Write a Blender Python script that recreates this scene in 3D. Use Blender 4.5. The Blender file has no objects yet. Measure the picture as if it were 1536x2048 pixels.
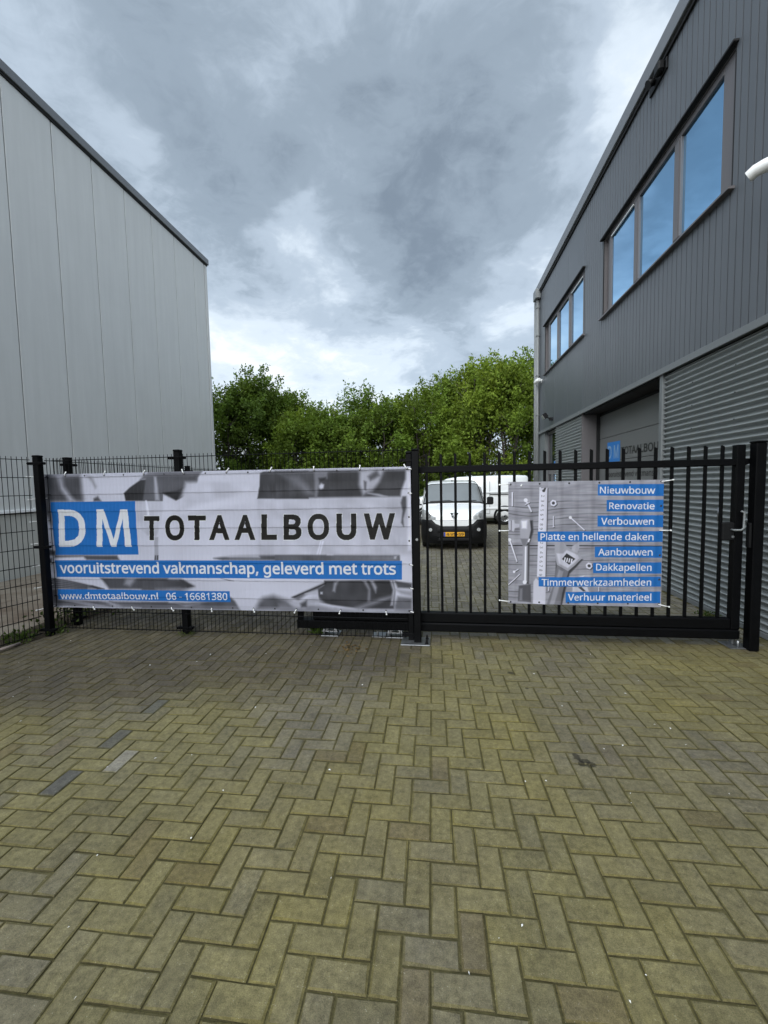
import bpy, bmesh, math, random
import numpy as np
from mathutils import Matrix, Vector
sc = bpy.context.scene
col = sc.collection
R = math.radians

# ------------------------------------------------------------------ camera
PITCH, ROLL, YAW = 0.0656825652, -0.0200568, -0.132082507
def cam_axes():
    cy, sy, cp, sp, cr, sr = math.cos(YAW), math.sin(YAW), math.cos(PITCH), math.sin(PITCH), math.cos(ROLL), math.sin(ROLL)
    Ry = np.array([[cy, -sy, 0], [sy, cy, 0], [0, 0, 1]])
    Rp = np.array([[1, 0, 0], [0, cp, -sp], [0, sp, cp]])
    M = np.array([[1, 0, 0], [0, 0, -1], [0, 1, 0]])
    Rr = np.array([[cr, -sr, 0], [sr, cr, 0], [0, 0, 1]])
    return Rr @ M @ Rp @ Ry
ax = cam_axes()
cam = bpy.data.cameras.new('camera')
cam_o = bpy.data.objects.new('camera', cam)
col.objects.link(cam_o)
mw = Matrix.Identity(4)
for i in range(3):
    mw[i][0] = ax[0][i]; mw[i][1] = -ax[1][i]; mw[i][2] = -ax[2][i]
mw[2][3] = 1.70
cam_o.matrix_world = mw
cam.sensor_fit = 'VERTICAL'; cam.sensor_height = 24.0; cam.sensor_width = 18.0
cam.lens = 832.6 / 2048 * 24.0
cam.clip_start = 0.05; cam.clip_end = 2000
sc.camera = cam_o

sc.view_settings.view_transform = 'Standard'
sc.view_settings.look = 'None'
sc.view_settings.exposure = 0.62
sc.view_settings.gamma = 1.0
sc.render.engine = 'CYCLES'
sc.cycles.max_bounces = 6
sc.cycles.transparent_max_bounces = 8
sc.cycles.use_denoising = True

def lin(c):
    c = c / 255.0
    return c / 12.92 if c <= 0.04045 else ((c + 0.055) / 1.055) ** 2.4
def rgb(r, g, b):
    return (lin(r), lin(g), lin(b), 1.0)

# ------------------------------------------------------------------ world: overcast sky with broken cloud
SUN_EL, SUN_AZ = R(38), R(200)          # azimuth: clockwise from +Y
w = bpy.data.worlds.new('World'); sc.world = w; w.use_nodes = True
nt = w.node_tree; N = nt.nodes; L = nt.links
bg = N['Background']; bg.inputs['Strength'].default_value = 0.1
def nn(t, **kw):
    n = N.new(t)
    for k, v in kw.items(): setattr(n, k, v)
    return n
def mth(op, a, b=None, clamp=False):
    n = nn('ShaderNodeMath', operation=op); n.use_clamp = clamp
    for i, v in enumerate((a, b)):
        if v is None: continue
        if isinstance(v, (int, float)): n.inputs[i].default_value = v
        else: L.new(v, n.inputs[i])
    return n.outputs[0]
def vm(op, a, b=None, out=0):
    n = nn('ShaderNodeVectorMath', operation=op)
    for i, v in enumerate((a, b)):
        if v is None: continue
        if isinstance(v, (tuple, list)): n.inputs[i].default_value = v
        else: L.new(v, n.inputs[i])
    return n.outputs[out]
sky = nn('ShaderNodeTexSky', sky_type='NISHITA'); sky.sun_disc = False
sky.sun_elevation = SUN_EL; sky.sun_rotation = SUN_AZ
tc = nn('ShaderNodeTexCoord')
D0 = tc.outputs['Generated']
sep = nn('ShaderNodeSeparateXYZ'); L.new(D0, sep.inputs[0])
zc = mth('MAXIMUM', sep.outputs[2], 0.0)
den = mth('ADD', zc, 0.22)
comb = nn('ShaderNodeCombineXYZ')
L.new(mth('DIVIDE', sep.outputs[0], den), comb.inputs[0]); L.new(mth('DIVIDE', sep.outputs[1], den), comb.inputs[1])
P = comb.outputs[0]                       # position on the cloud layer
def noise(vec, scale, detail, rough=0.55, dist=0.0, col_out=False):
    n = nn('ShaderNodeTexNoise'); L.new(vec, n.inputs['Vector'])
    n.inputs['Scale'].default_value = scale; n.inputs['Detail'].default_value = detail
    n.inputs['Roughness'].default_value = rough; n.inputs['Distortion'].default_value = dist
    return n.outputs[1 if col_out else 0]
warp = vm('SUBTRACT', noise(P, 1.6, 5, 0.6, 0, True), (0.5, 0.5, 0.5))
sc1 = nn('ShaderNodeVectorMath', operation='SCALE'); L.new(warp, sc1.inputs[0]); sc1.inputs['Scale'].default_value = 0.34
D = vm('ADD', D0, sc1.outputs[0])
def sky_dir(px, py):
    d = ax.T @ np.array([(px - 768) / 832.6, (py - 1024) / 832.6, 1.0])
    return d / np.linalg.norm(d)
# cloud masses: where they hang (direction), how wide, darker (-) or brighter (+)
CLOUDS = [(880, 340, 230, -.42), (830, 570, 130, -.30), (250, 90, 210, -.26), (430, 350, 150, -.30), (645, 640, 70, -.34),
          (480, 540, 90, -.16), (735, 695, 45, -.16), (640, 120, 190, -.16), (930, 715, 55, -.26), (1010, 260, 170, -.20), (640, 780, 40, -.24),
          (1270, 240, 170, .40), (1060, 640, 95, .34), (600, 750, 135, .44), (575, 470, 55, .30), (800, 720, 90, .26), (190, 225, 70, .26),
          (90, 60, 70, .12), (530, 120, 60, .14), (450, 690, 80, .30), (590, 370, 45, .16), (620, 270, 40, .10), (1330, 60, 120, .12), (700, 680, 60, .1), (630, 570, 55, .22)]
V = mth('ADD', mth('MULTIPLY', mth('SUBTRACT', noise(P, 1.1, 7, 0.58, 0.4), 0.5), 0.85), 0.45)
V = mth('ADD', V, mth('MULTIPLY', mth('SUBTRACT', noise(P, 4.2, 8, 0.62, 0.6), 0.5), 0.55))
V = mth('ADD', V, mth('MULTIPLY', mth('SUBTRACT', noise(vm('ADD', P, warp), 7.0, 8, 0.62, 0.5), 0.5), 0.32))
V = mth('ADD', V, mth('MULTIPLY', mth('MAXIMUM', mth('MULTIPLY', sep.outputs[1], -1.0), 0.0), 0.55))   # unseen cloud behind the viewer, brightened to light the banners
zq = mth('DIVIDE', sep.outputs[2], 0.22); V = mth('ADD', V, mth('MULTIPLY', mth('EXPONENT', mth('MULTIPLY', mth('MULTIPLY', zq, zq), -1.0)), 0.22))
for (px, py, s, a) in CLOUDS:
    d0 = sky_dir(px, py); sg = s / 832.6 * 1.0 / (1 + ((px - 768) ** 2 + (py - 1024) ** 2) / 832.6 ** 2) ** 0.75
    dist = vm('DISTANCE', D, tuple(float(v) for v in d0), 1)
    q = mth('DIVIDE', dist, float(sg)); q = mth('MULTIPLY', mth('MULTIPLY', q, q), -0.8)
    V = mth('ADD', V, mth('MULTIPLY', mth('EXPONENT', q), a * (.72 if a < 0 else 1.0)))
rmp = nn('ShaderNodeValToRGB'); L.new(V, rmp.inputs[0])
cr_ = rmp.color_ramp; cr_.interpolation = 'EASE'
for i, (p, c) in enumerate([(0.0, (121, 134, 147)), (0.25, (146, 160, 173)), (0.5, (177, 191, 205)), (0.75, (213, 225, 236)), (1.0, (243, 248, 251))]):
    e = cr_.elements[i] if i < 2 else cr_.elements.new(p)
    e.position = p; e.color = rgb(*c)
cr_.elements[1].position = 0.25
mul = nn('ShaderNodeVectorMath', operation='SCALE'); L.new(rmp.outputs[0], mul.inputs[0]); mul.inputs['Scale'].default_value = 7.4
skm = nn('ShaderNodeVectorMath', operation='SCALE'); L.new(sky.outputs[0], skm.inputs[0]); skm.inputs['Scale'].default_value = 0.12
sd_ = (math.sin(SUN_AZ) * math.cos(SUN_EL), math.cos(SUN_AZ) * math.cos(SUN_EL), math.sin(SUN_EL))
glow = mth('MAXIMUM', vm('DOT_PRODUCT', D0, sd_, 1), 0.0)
glow = mth('ADD', mth('MULTIPLY', mth('MULTIPLY', glow, glow), 2.2), 1.0)      # extra sky brightness added out of view, round the sun, to light the banners
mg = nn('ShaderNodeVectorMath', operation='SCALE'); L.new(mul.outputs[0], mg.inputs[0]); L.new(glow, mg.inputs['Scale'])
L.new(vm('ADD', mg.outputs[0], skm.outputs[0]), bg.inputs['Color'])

sun = bpy.data.lights.new('sun', 'SUN'); sun.energy = 1.5; sun.angle = R(60); sun.color = (1.0, 0.96, 0.90)
sun_o = bpy.data.objects.new('sun', sun); col.objects.link(sun_o)
sdir = Vector((math.sin(SUN_AZ) * math.cos(SUN_EL), math.cos(SUN_AZ) * math.cos(SUN_EL), math.sin(SUN_EL)))
sun_o.rotation_euler = sdir.to_track_quat('Z', 'Y').to_euler()
sun_o.location = (0, 0, 30)

# ------------------------------------------------------------------ helpers
class MB:
    def __init__(s): s.v = []; s.f = []; s.sm = []
    def quad(s, a, b, c, d, sm=False):
        n = len(s.v); s.v += [a, b, c, d]; s.f.append((n, n + 1, n + 2, n + 3)); s.sm.append(sm)
    def poly(s, pts):
        n = len(s.v); s.v += list(pts); s.f.append(tuple(range(n, n + len(pts)))); s.sm.append(False)
    def box(s, x0, x1, y0, y1, z0, z1, b=0.0):
        if b <= 0:
            n = len(s.v)
            s.v += [(x0, y0, z0), (x1, y0, z0), (x1, y1, z0), (x0, y1, z0), (x0, y0, z1), (x1, y0, z1), (x1, y1, z1), (x0, y1, z1)]
            for f in ((0, 3, 2, 1), (4, 5, 6, 7), (0, 1, 5, 4), (1, 2, 6, 5), (2, 3, 7, 6), (3, 0, 4, 7)):
                s.f.append(tuple(n + i for i in f)); s.sm.append(False)
            return
        b = min(b, (x1 - x0) * .45, (y1 - y0) * .45, (z1 - z0) * .45)
        X, Y, Z = (x0, x1), (y0, y1), (z0, z1)
        idx = {}
        for i in (0, 1):
            for j in (0, 1):
                for k in (0, 1):
                    sx, sy, sz = (b if i == 0 else -b), (b if j == 0 else -b), (b if k == 0 else -b)
                    n = len(s.v)
                    s.v += [(X[i], Y[j] + sy, Z[k] + sz), (X[i] + sx, Y[j], Z[k] + sz), (X[i] + sx, Y[j] + sy, Z[k])]
                    idx[i, j, k] = n
        g = lambda i, j, k, a: idx[i, j, k] + a
        def F(*q): s.f.append(tuple(q)); s.sm.append(False)
        F(g(0,0,0,0), g(0,0,1,0), g(0,1,1,0), g(0,1,0,0)); F(g(1,0,0,0), g(1,1,0,0), g(1,1,1,0), g(1,0,1,0))
        F(g(0,0,0,1), g(1,0,0,1), g(1,0,1,1), g(0,0,1,1)); F(g(0,1,0,1), g(0,1,1,1), g(1,1,1,1), g(1,1,0,1))
        F(g(0,0,0,2), g(0,1,0,2), g(1,1,0,2), g(1,0,0,2)); F(g(0,0,1,2), g(1,0,1,2), g(1,1,1,2), g(0,1,1,2))
        for k in (0, 1):
            for j in (0, 1): F(g(0,j,k,1), g(1,j,k,1), g(1,j,k,2), g(0,j,k,2))
            for i in (0, 1): F(g(i,0,k,0), g(i,1,k,0), g(i,1,k,2), g(i,0,k,2))
        for i in (0, 1):
            for j in (0, 1): F(g(i,j,0,0), g(i,j,1,0), g(i,j,1,1), g(i,j,0,1))
        for i in (0, 1):
            for j in (0, 1):
                for k in (0, 1): F(g(i,j,k,0), g(i,j,k,1), g(i,j,k,2))
    def tube(s, pts, r, n=8, caps=True, sm=True):
        pts = [Vector(p) for p in pts]
        rs = r if isinstance(r, (list, tuple)) else [r] * len(pts)
        base = len(s.v); up = None
        for i, p in enumerate(pts):
            t = (pts[min(i + 1, len(pts) - 1)] - pts[max(i - 1, 0)]).normalized()
            if up is None:
                a = Vector((0, 0, 1)) if abs(t.z) < .9 else Vector((0, 1, 0))
                up = t.cross(a).normalized()
            else:
                up = (up - t * up.dot(t)).normalized()
            bi = t.cross(up)
            for k in range(n):
                an = 2 * math.pi * (k + .5) / n
                s.v.append(tuple(p + (up * math.cos(an) + bi * math.sin(an)) * rs[i]))
        for i in range(len(pts) - 1):
            for k in range(n):
                k2 = (k + 1) % n
                s.f.append((base + i * n + k, base + i * n + k2, base + (i + 1) * n + k2, base + (i + 1) * n + k)); s.sm.append(sm)
        if caps:
            s.f.append(tuple(base + k for k in range(n))[::-1]); s.sm.append(False)
            e = base + (len(pts) - 1) * n
            s.f.append(tuple(e + k for k in range(n))); s.sm.append(False)
    def grid(s, P, sm=True, closed=False):
        n = len(s.v); r, c = len(P), len(P[0])
        for row in P: s.v += [tuple(p) for p in row]
        for i in range(r - 1):
            for j in range(c if closed else c - 1):
                j2 = (j + 1) % c
                s.f.append((n + i * c + j, n + i * c + j2, n + (i + 1) * c + j2, n + (i + 1) * c + j)); s.sm.append(sm)

def setp(o, label=None, cat=None, group=None, kind=None):
    if label: o['label'] = label
    if cat: o['category'] = cat
    if group: o['group'] = group
    if kind: o['kind'] = kind
    return o
def link_mesh(name, me, mat, parent=None, org=None):
    o = bpy.data.objects.new(name, me); col.objects.link(o)
    if mat is not None: me.materials.append(mat)
    if org is not None:
        me.transform(Matrix.Translation(-Vector(org)))
    if parent is not None:
        o.parent = parent
    elif org is not None:
        o.location = org
    return o
def mk(name, mb, mat, parent=None, org=None, fix=True):
    me = bpy.data.meshes.new(name); me.from_pydata([tuple(map(float, v)) for v in mb.v], [], mb.f)
    me.polygons.foreach_set('use_smooth', mb.sm)
    if fix:
        bm = bmesh.new(); bm.from_mesh(me); bmesh.ops.recalc_face_normals(bm, faces=bm.faces[:]); bm.to_mesh(me); bm.free()
    me.update()
    if org is None and parent is not None: org = tuple(parent.get('_org', (0, 0, 0)))
    return link_mesh(name, me, mat, parent, org)
def thing(name, label, cat, loc, group=None):
    o = bpy.data.objects.new(name, None); col.objects.link(o); o.empty_display_size = .2
    o.location = loc; o['_org'] = list(loc)
    return setp(o, label, cat, group)
def copy_thing(o, loc, label):
    c = o.copy(); col.objects.link(c); c.location = loc; c['label'] = label
    for ch in list(o.children):
        d = ch.copy(); col.objects.link(d); d.parent = c
        for g in list(ch.children):
            e = g.copy(); col.objects.link(e); e.parent = d
    return c

# ------------------------------------------------------------------ materials
def mat(name, color, rough=.5, metal=0.0, spec=.5, bump=0.0, bscale=40, var=0.0, vscale=6, coat=0.0, streak=0.0):
    m = bpy.data.materials.new(name); m.use_nodes = True
    t = m.node_tree; b = t.nodes['Principled BSDF']
    b.inputs['Base Color'].default_value = color; b.inputs['Roughness'].default_value = rough
    b.inputs['Metallic'].default_value = metal; b.inputs['Specular IOR Level'].default_value = spec
    b.inputs['Coat Weight'].default_value = coat
    tcn = t.nodes.new('ShaderNodeTexCoord')
    if var > 0:
        n = t.nodes.new('ShaderNodeTexNoise'); n.inputs['Scale'].default_value = vscale; n.inputs['Detail'].default_value = 6
        n.inputs['Roughness'].default_value = .65
        t.links.new(tcn.outputs['Object'], n.inputs['Vector'])
        mr = t.nodes.new('ShaderNodeMapRange'); mr.inputs[1].default_value = .25; mr.inputs[2].default_value = .75
        mr.inputs[3].default_value = 1 - var; mr.inputs[4].default_value = 1 + var
        t.links.new(n.outputs[0], mr.inputs[0])
        vmn = t.nodes.new('ShaderNodeVectorMath'); vmn.operation = 'SCALE'; vmn.inputs[0].default_value = color[:3]
        t.links.new(mr.outputs[0], vmn.inputs['Scale']); t.links.new(vmn.outputs[0], b.inputs['Base Color'])
        mr2 = t.nodes.new('ShaderNodeMapRange'); mr2.inputs[3].default_value = max(0, rough - .08); mr2.inputs[4].default_value = min(1, rough + .1)
        t.links.new(n.outputs[0], mr2.inputs[0]); t.links.new(mr2.outputs[0], b.inputs['Roughness'])
    if streak > 0:                     # rain-washed dirt running down the sheets
        mp = t.nodes.new('ShaderNodeMapping'); mp.inputs['Scale'].default_value = (5, 5, .28)
        n = t.nodes.new('ShaderNodeTexNoise'); n.inputs['Scale'].default_value = 1.4; n.inputs['Detail'].default_value = 7; n.inputs['Roughness'].default_value = .62
        t.links.new(tcn.outputs['Object'], mp.inputs[0]); t.links.new(mp.outputs[0], n.inputs['Vector'])
        mr = t.nodes.new('ShaderNodeMapRange'); mr.inputs[1].default_value = .3; mr.inputs[2].default_value = .7; mr.inputs[3].default_value = 1 - streak; mr.inputs[4].default_value = 1 + streak * .6
        t.links.new(n.outputs[0], mr.inputs[0])
        v2 = t.nodes.new('ShaderNodeVectorMath'); v2.operation = 'SCALE'
        lk_ = b.inputs['Base Color'].links
        if lk_: t.links.new(lk_[0].from_socket, v2.inputs[0])
        else: v2.inputs[0].default_value = color[:3]
        t.links.new(mr.outputs[0], v2.inputs['Scale']); t.links.new(v2.outputs[0], b.inputs['Base Color'])
    if bump > 0:
        n = t.nodes.new('ShaderNodeTexNoise'); n.inputs['Scale'].default_value = bscale; n.inputs['Detail'].default_value = 4
        t.links.new(tcn.outputs['Object'], n.inputs['Vector'])
        bp = t.nodes.new('ShaderNodeBump'); bp.inputs['Strength'].default_value = bump; bp.inputs['Distance'].default_value = .01
        t.links.new(n.outputs[0], bp.inputs['Height']); t.links.new(bp.outputs[0], b.inputs['Normal'])
    return m
M_black = mat('black_powder_coat', (.0016, .0018, .0024, 1), .5, spec=.11, var=.25, vscale=9)
M_steel = mat('galvanised_steel', (.30, .31, .32, 1), .42, metal=.9, var=.2, vscale=25)
M_bolt = mat('bolt_steel', (.5, .5, .5, 1), .3, metal=1)
M_white_plastic = mat('white_plastic', (.78, .79, .78, 1), .4, var=.06, vscale=12)
M_tie = mat('nylon_tie', (.85, .86, .86, 1), .35)
M_eyelet = mat('eyelet_metal', (.05, .05, .055, 1), .35, metal=.6)
M_panel_light = mat('light_grey_panel', (.57, .575, .565, 1), .42, var=.03, vscale=1.2, bump=.05, bscale=2.2, streak=.055)
M_panel_dark = mat('anthracite_panel', (.092, .102, .114, 1), .40, var=.06, vscale=1.5, bump=.03, bscale=3, streak=.07)
M_coping = mat('coping_metal', (.14, .148, .16, 1), .42, var=.08)
M_dark_gap = mat('dark_gap', (.006, .006, .007, 1), .8)
M_corr = mat('corrugated_metal', (.27, .29, .29, 1), .40, metal=.35, var=.08, vscale=3)
M_trim = mat('trim_grey', (.160, .172, .176, 1), .45, var=.08)
M_door = mat('sectional_door', (.15, .155, .152, 1), .5, var=.05, vscale=2)
M_frame = mat('window_frame', (.115, .108, .112, 1), .4, var=.06)
M_pipe = mat('pipe_grey', (.19, .20, .20, 1), .4, var=.1)
M_plinth = mat('concrete_plinth', (.42, .42, .39, 1), .85, var=.12, vscale=2.2, bump=.15, bscale=30)
M_ledge = mat('white_ledge', (.75, .76, .76, 1), .45, var=.06)
def glass_mat(name, tint, rough=.03, metal=1.0, wave=.02):
    m = mat(name, tint, rough, metal=metal, bump=wave, bscale=.9); return m
M_glass = glass_mat('solar_glass', (.27, .51, .75, 1))
M_glass_dark = mat('dark_glass', (.012, .016, .02, 1), .04, spec=.7)
M_black_print = mat('black_lettering', (.014, .014, .013, 1), .5)
M_white_print = mat('white_lettering', (.80, .82, .87, 1), .5)
M_blue = mat('sign_blue', (.022, .19, .55, 1), .45, var=.05)
M_paint_white = mat('white_van_paint', (.80, .82, .83, 1), .22, coat=.6, var=.02)
M_tyre = mat('rubber', (.012, .012, .012, 1), .75, bump=.2, bscale=60)
M_black_plastic = mat('black_bumper_plastic', (.006, .0063, .007, 1), .55, spec=.22, bump=.1, bscale=120)
M_van_glass = mat('windscreen_glass', (.28, .29, .285, 1), .06, metal=.6, spec=.9)
M_headlight = mat('headlight_lens', (.68, .70, .71, 1), .12, metal=.45, var=.3, vscale=14)
M_rim = mat('rim_silver', (.3, .31, .32, 1), .35, metal=.8)
M_plate = mat('plate_yellow', (.68, .34, .015, 1), .45)
M_euro = mat('plate_blue', (.02, .06, .35, 1), .45)
M_wood = mat('weathered_wood', (.22, .18, .16, 1), .8, var=.3, vscale=30)
# ------------------------------------------------------------------ ground
rnd = random.Random(7)
def ground_mat(name, c1, c2, scale, bump=.5):
    m = bpy.data.materials.new(name); m.use_nodes = True
    t = m.node_tree; b = t.nodes['Principled BSDF']; b.inputs['Roughness'].default_value = .95
    b.inputs['Specular IOR Level'].default_value = .2
    g = t.nodes.new('ShaderNodeTexCoord'); n = t.nodes.new('ShaderNodeTexNoise'); n.inputs['Scale'].default_value = scale
    n.inputs['Detail'].default_value = 9; n.inputs['Roughness'].default_value = .7
    t.links.new(g.outputs['Object'], n.inputs['Vector'])
    r = t.nodes.new('ShaderNodeValToRGB'); r.color_ramp.elements[0].position = .35; r.color_ramp.elements[1].position = .65
    r.color_ramp.elements[0].color = c1; r.color_ramp.elements[1].color = c2
    t.links.new(n.outputs[0], r.inputs[0]); t.links.new(r.outputs[0], b.inputs['Base Color'])
    n2 = t.nodes.new('ShaderNodeTexNoise'); n2.inputs['Scale'].default_value = scale * 12; n2.inputs['Detail'].default_value = 5
    t.links.new(g.outputs['Object'], n2.inputs['Vector'])
    bp = t.nodes.new('ShaderNodeBump'); bp.inputs['Strength'].default_value = bump; bp.inputs['Distance'].default_value = .02
    t.links.new(n2.outputs[0], bp.inputs['Height']); t.links.new(bp.outputs[0], b.inputs['Normal'])
    return m
mb = MB(); mb.quad((-500, -500, -.05), (500, -500, -.05), (500, 500, -.05), (-500, 500, -.05))
g = mk('ground', mb, ground_mat('soil_and_grass', (.035, .03, .02, 1), (.06, .07, .03, 1), 1.5)); g['kind'] = 'structure'
mb = MB(); mb.quad((-6.2, -3, -.0062), (3.6, -3, -.0062), (3.6, 19.6, -.0062), (-6.2, 19.6, -.0062))
bed = mk('paving_bed', mb, ground_mat('mossy_joint_sand', (.050, .045, .020, 1), (.105, .094, .040, 1), 9)); bed['kind'] = 'structure'

U = 0.10488; PA = YAW * 0 + 0.0166462
cpa, spa = math.cos(PA), math.sin(PA)
def pv(i, j):
    x, y = (i - 1.24) * U, (j + 12.98) * U
    return cpa * x - spa * y, spa * x + cpa * y
def vnoise(seed):
    rs = np.random.RandomState(seed); T = rs.rand(64, 64)
    def f(x, y):
        xi, yi = math.floor(x), math.floor(y); fx, fy = x - xi, y - yi
        fx, fy = fx * fx * (3 - 2 * fx), fy * fy * (3 - 2 * fy)
        a, b, c, d = T[xi % 64, yi % 64], T[(xi + 1) % 64, yi % 64], T[xi % 64, (yi + 1) % 64], T[(xi + 1) % 64, (yi + 1) % 64]
        return (a * (1 - fx) + b * fx) * (1 - fy) + (c * (1 - fx) + d * fx) * fy
    return lambda x, y: f(x, y) * .55 + f(x * 2.1 + 9, y * 2.1 + 5) * .28 + f(x * 4.3 + 3, y * 4.3 + 7) * .17
nA, nB, nC = vnoise(1), vnoise(2), vnoise(3)
XS_, YS_ = -.36, 3.78      # block-paved strip along the fence (paving axes)
in_strip = lambda x, y: cpa * x + spa * y < XS_ and cpa * y - spa * x > YS_
def left_edge(y): return -4.62 if y > 4.25 else -4.62 - (4.25 - y) * .25
bv, bf, bc = [], [], []
def smooth(a, b, t):
    t = max(0, min(1, (t - a) / (b - a))); return t * t * (3 - 2 * t)
ODD = {}
def odd(x, y, c): ODD[(x, y)] = c
odd(-2.215, 2.108, (.092, .090, .084)); odd(-2.18, 2.54, (.098, .095, .082)); odd(-2.165, 2.97, (.105, .102, .082))
odd(-2.01, 2.21, (.27, .25, .215)); odd(-1.99, 2.31, (.23, .215, .17))
def brick(x0, x1, y0, y1):
    g_ = .0026 + rnd.random() * .0012
    x0 += g_; x1 -= g_; y0 += g_; y1 -= g_
    def T(x, y):
        return cpa * x - spa * y, spa * x + cpa * y
    cx_, cy_ = T((x0 + x1) / 2, (y0 + y1) / 2)
    dz = rnd.gauss(0, .0011); tx, ty = rnd.gauss(0, .006), rnd.gauss(0, .006); rot = rnd.gauss(0, .006)
    n = len(bv); b = .0045
    mx, my = (x0 + x1) / 2, (y0 + y1) / 2
    for lvl, (ins, z) in enumerate(((0, -.03), (0, -.0035), (b, 0.0))):
        for (sx, sy) in ((-1, -1), (1, -1), (1, 1), (-1, 1)):
            ch_ = ins * (1 + (rnd.random() ** 3) * 1.6); lx = sx * ((x1 - x0) / 2 - ch_); ly = sy * ((y1 - y0) / 2 - ch_)
            lx, ly = lx - rot * ly, ly + rot * lx
            wx, wy = T(mx + lx + rnd.gauss(0, .0007), my + ly + rnd.gauss(0, .0007))
            bv.append((wx, wy, z + dz + lx * tx + ly * ty if lvl else z))
    # brick colour: concrete grey, moss-green film, soot
    moss = smooth(.30, .62, nA(cx_ * 1.1 + 20, cy_ * .9 + 20) + .05 * rnd.gauss(0, .5))
    yl = smooth(.45, .7, nB(cx_ * 1.7 + 40, cy_ * 1.7 + 11))
    grey = rnd.random()
    c0 = np.array((.143, .131, .100)) * (.91 + .18 * grey)
    c1 = np.array((.170, .153, .075)) * (.91 + .18 * rnd.random())
    c2 = np.array((.195, .168, .062))
    c = c0 * (1 - .82 * moss) + c1 * .82 * moss
    c = c * (1 - .35 * yl) + c2 * .35 * yl
    if rnd.random() < .05: c = c * np.array((1.02, .97, .96)) * .86
    # worn driving lane towards the gate is greyer, soiled area along the fence is dark
    lane = smooth(.55, .1, abs(cx_ - .95 - (cy_ - 2.5) * .16) / .9) * smooth(1.7, 3.0, cy_) * (.6 + .6 * nC(cx_ * 2, cy_ * 2))
    c = c * (1 - .6 * min(1, lane)) + np.array((.128, .117, .103)) * .6 * min(1, lane)
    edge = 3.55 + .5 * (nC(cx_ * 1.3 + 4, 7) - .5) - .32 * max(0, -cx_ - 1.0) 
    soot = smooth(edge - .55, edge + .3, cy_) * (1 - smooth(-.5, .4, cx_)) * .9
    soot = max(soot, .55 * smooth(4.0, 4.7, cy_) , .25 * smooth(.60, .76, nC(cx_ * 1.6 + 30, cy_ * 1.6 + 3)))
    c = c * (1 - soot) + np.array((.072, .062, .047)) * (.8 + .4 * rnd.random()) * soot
    if cy_ > 4.6:
        c = np.array((.145, .138, .120)) * (.8 + .4 * rnd.random()) if not in_strip(cx_, cy_) else np.array((.10, .088, .072)) * (.75 + .5 * rnd.random())
    c = c * np.array((1.01, 1.0, .95))
    for (ox, oy), oc in ODD.items():
        if abs((ox - mx) * 1) < (x1 - x0) / 2 + .002 and abs(oy - my) < (y1 - y0) / 2 + .002: c = np.array(oc)
    for f, k in (((0, 1, 5, 4), 0), ((1, 2, 6, 5), 0), ((2, 3, 7, 6), 0), ((3, 0, 4, 7), 0), ((4, 5, 9, 8), 1), ((5, 6, 10, 9), 1), ((6, 7, 11, 10), 1), ((7, 4, 8, 11), 1), ((8, 9, 10, 11), 2)):
        bf.append(tuple(n + q for q in f))
        cc = c if k == 2 else (c * np.array((.80, .78, .60)) if k == 1 else np.array((.075, .066, .032)))
        bc.append(cc)
jm0, jm1 = -14, 175
for j in range(jm0 - 8, jm1):
    for i in range(-64, 42):
        s_ = (i + j) % 4
        if s_ == 0: x0, x1, y0, y1 = i, i + 2, j, j + 1
        elif s_ == 2: x0, x1, y0, y1 = i, i + 1, j, j + 2
        else: continue
        mx, my = pv((x0 + x1) / 2, (y0 + y1) / 2)
        if my < .35 or my > 19.4 or mx > 3.34 or mx < left_edge(my): continue
        a0, a1, b0, b1 = (x0 - 1.24) * U, (x1 - 1.24) * U, (y0 + 12.98) * U, (y1 + 12.98) * U
        if a0 < XS_ and b1 > YS_:                # laid against the strip: cut to fit
            if b0 < YS_ - .025: b1 = YS_
            elif a1 > XS_ + .025: a0 = XS_
            else: continue
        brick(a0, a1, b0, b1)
for i in range(-60, 0):
    for j in range(0, 78):
        x0 = XS_ + (i + 0) * U; y0 = (2 * j + (i % 2) - 1) * U + YS_; y9 = y0 + 2 * U
        mx, my = cpa * (x0 + U / 2) - spa * (y0 + U), spa * (x0 + U / 2) + cpa * (y0 + U)
        if my > 19.4 or mx < left_edge(my) or y9 < YS_ + .02: continue
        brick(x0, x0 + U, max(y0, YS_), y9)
me = bpy.data.meshes.new('paving'); me.from_pydata(bv, [], bf)
at = me.attributes.new('brick_colour', 'FLOAT_COLOR', 'CORNER')
buf = np.ones((len(me.loops), 4), np.float32)
li = 0
ccs = np.repeat(np.array(bc, np.float32), 4, axis=0); buf[:, :3] = ccs
at.data.foreach_set('color', buf.ravel())
pm = bpy.data.materials.new('concrete_pavers'); pm.use_nodes = True
t = pm.node_tree; b = t.nodes['Principled BSDF']
def tn(ty, **kw):
    n = t.nodes.new(ty)
    for k, v in kw.items():
        if k in n.inputs: n.inputs[k].default_value = v
        else: setattr(n, k, v)
    return n
tcn = tn('ShaderNodeTexCoord'); a_ = tn('ShaderNodeAttribute', attribute_name='brick_colour')
n1 = tn('ShaderNodeTexNoise', Scale=34.0, Detail=8.0, Roughness=.72); t.links.new(tcn.outputs['Object'], n1.inputs['Vector'])
n2 = tn('ShaderNodeTexNoise', Scale=260.0, Detail=3.0, Roughness=.7); t.links.new(tcn.outputs['Object'], n2.inputs['Vector'])
n3 = tn('ShaderNodeTexNoise', Scale=5.0, Detail=6.0, Roughness=.65); t.links.new(tcn.outputs['Object'], n3.inputs['Vector'])
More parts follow.
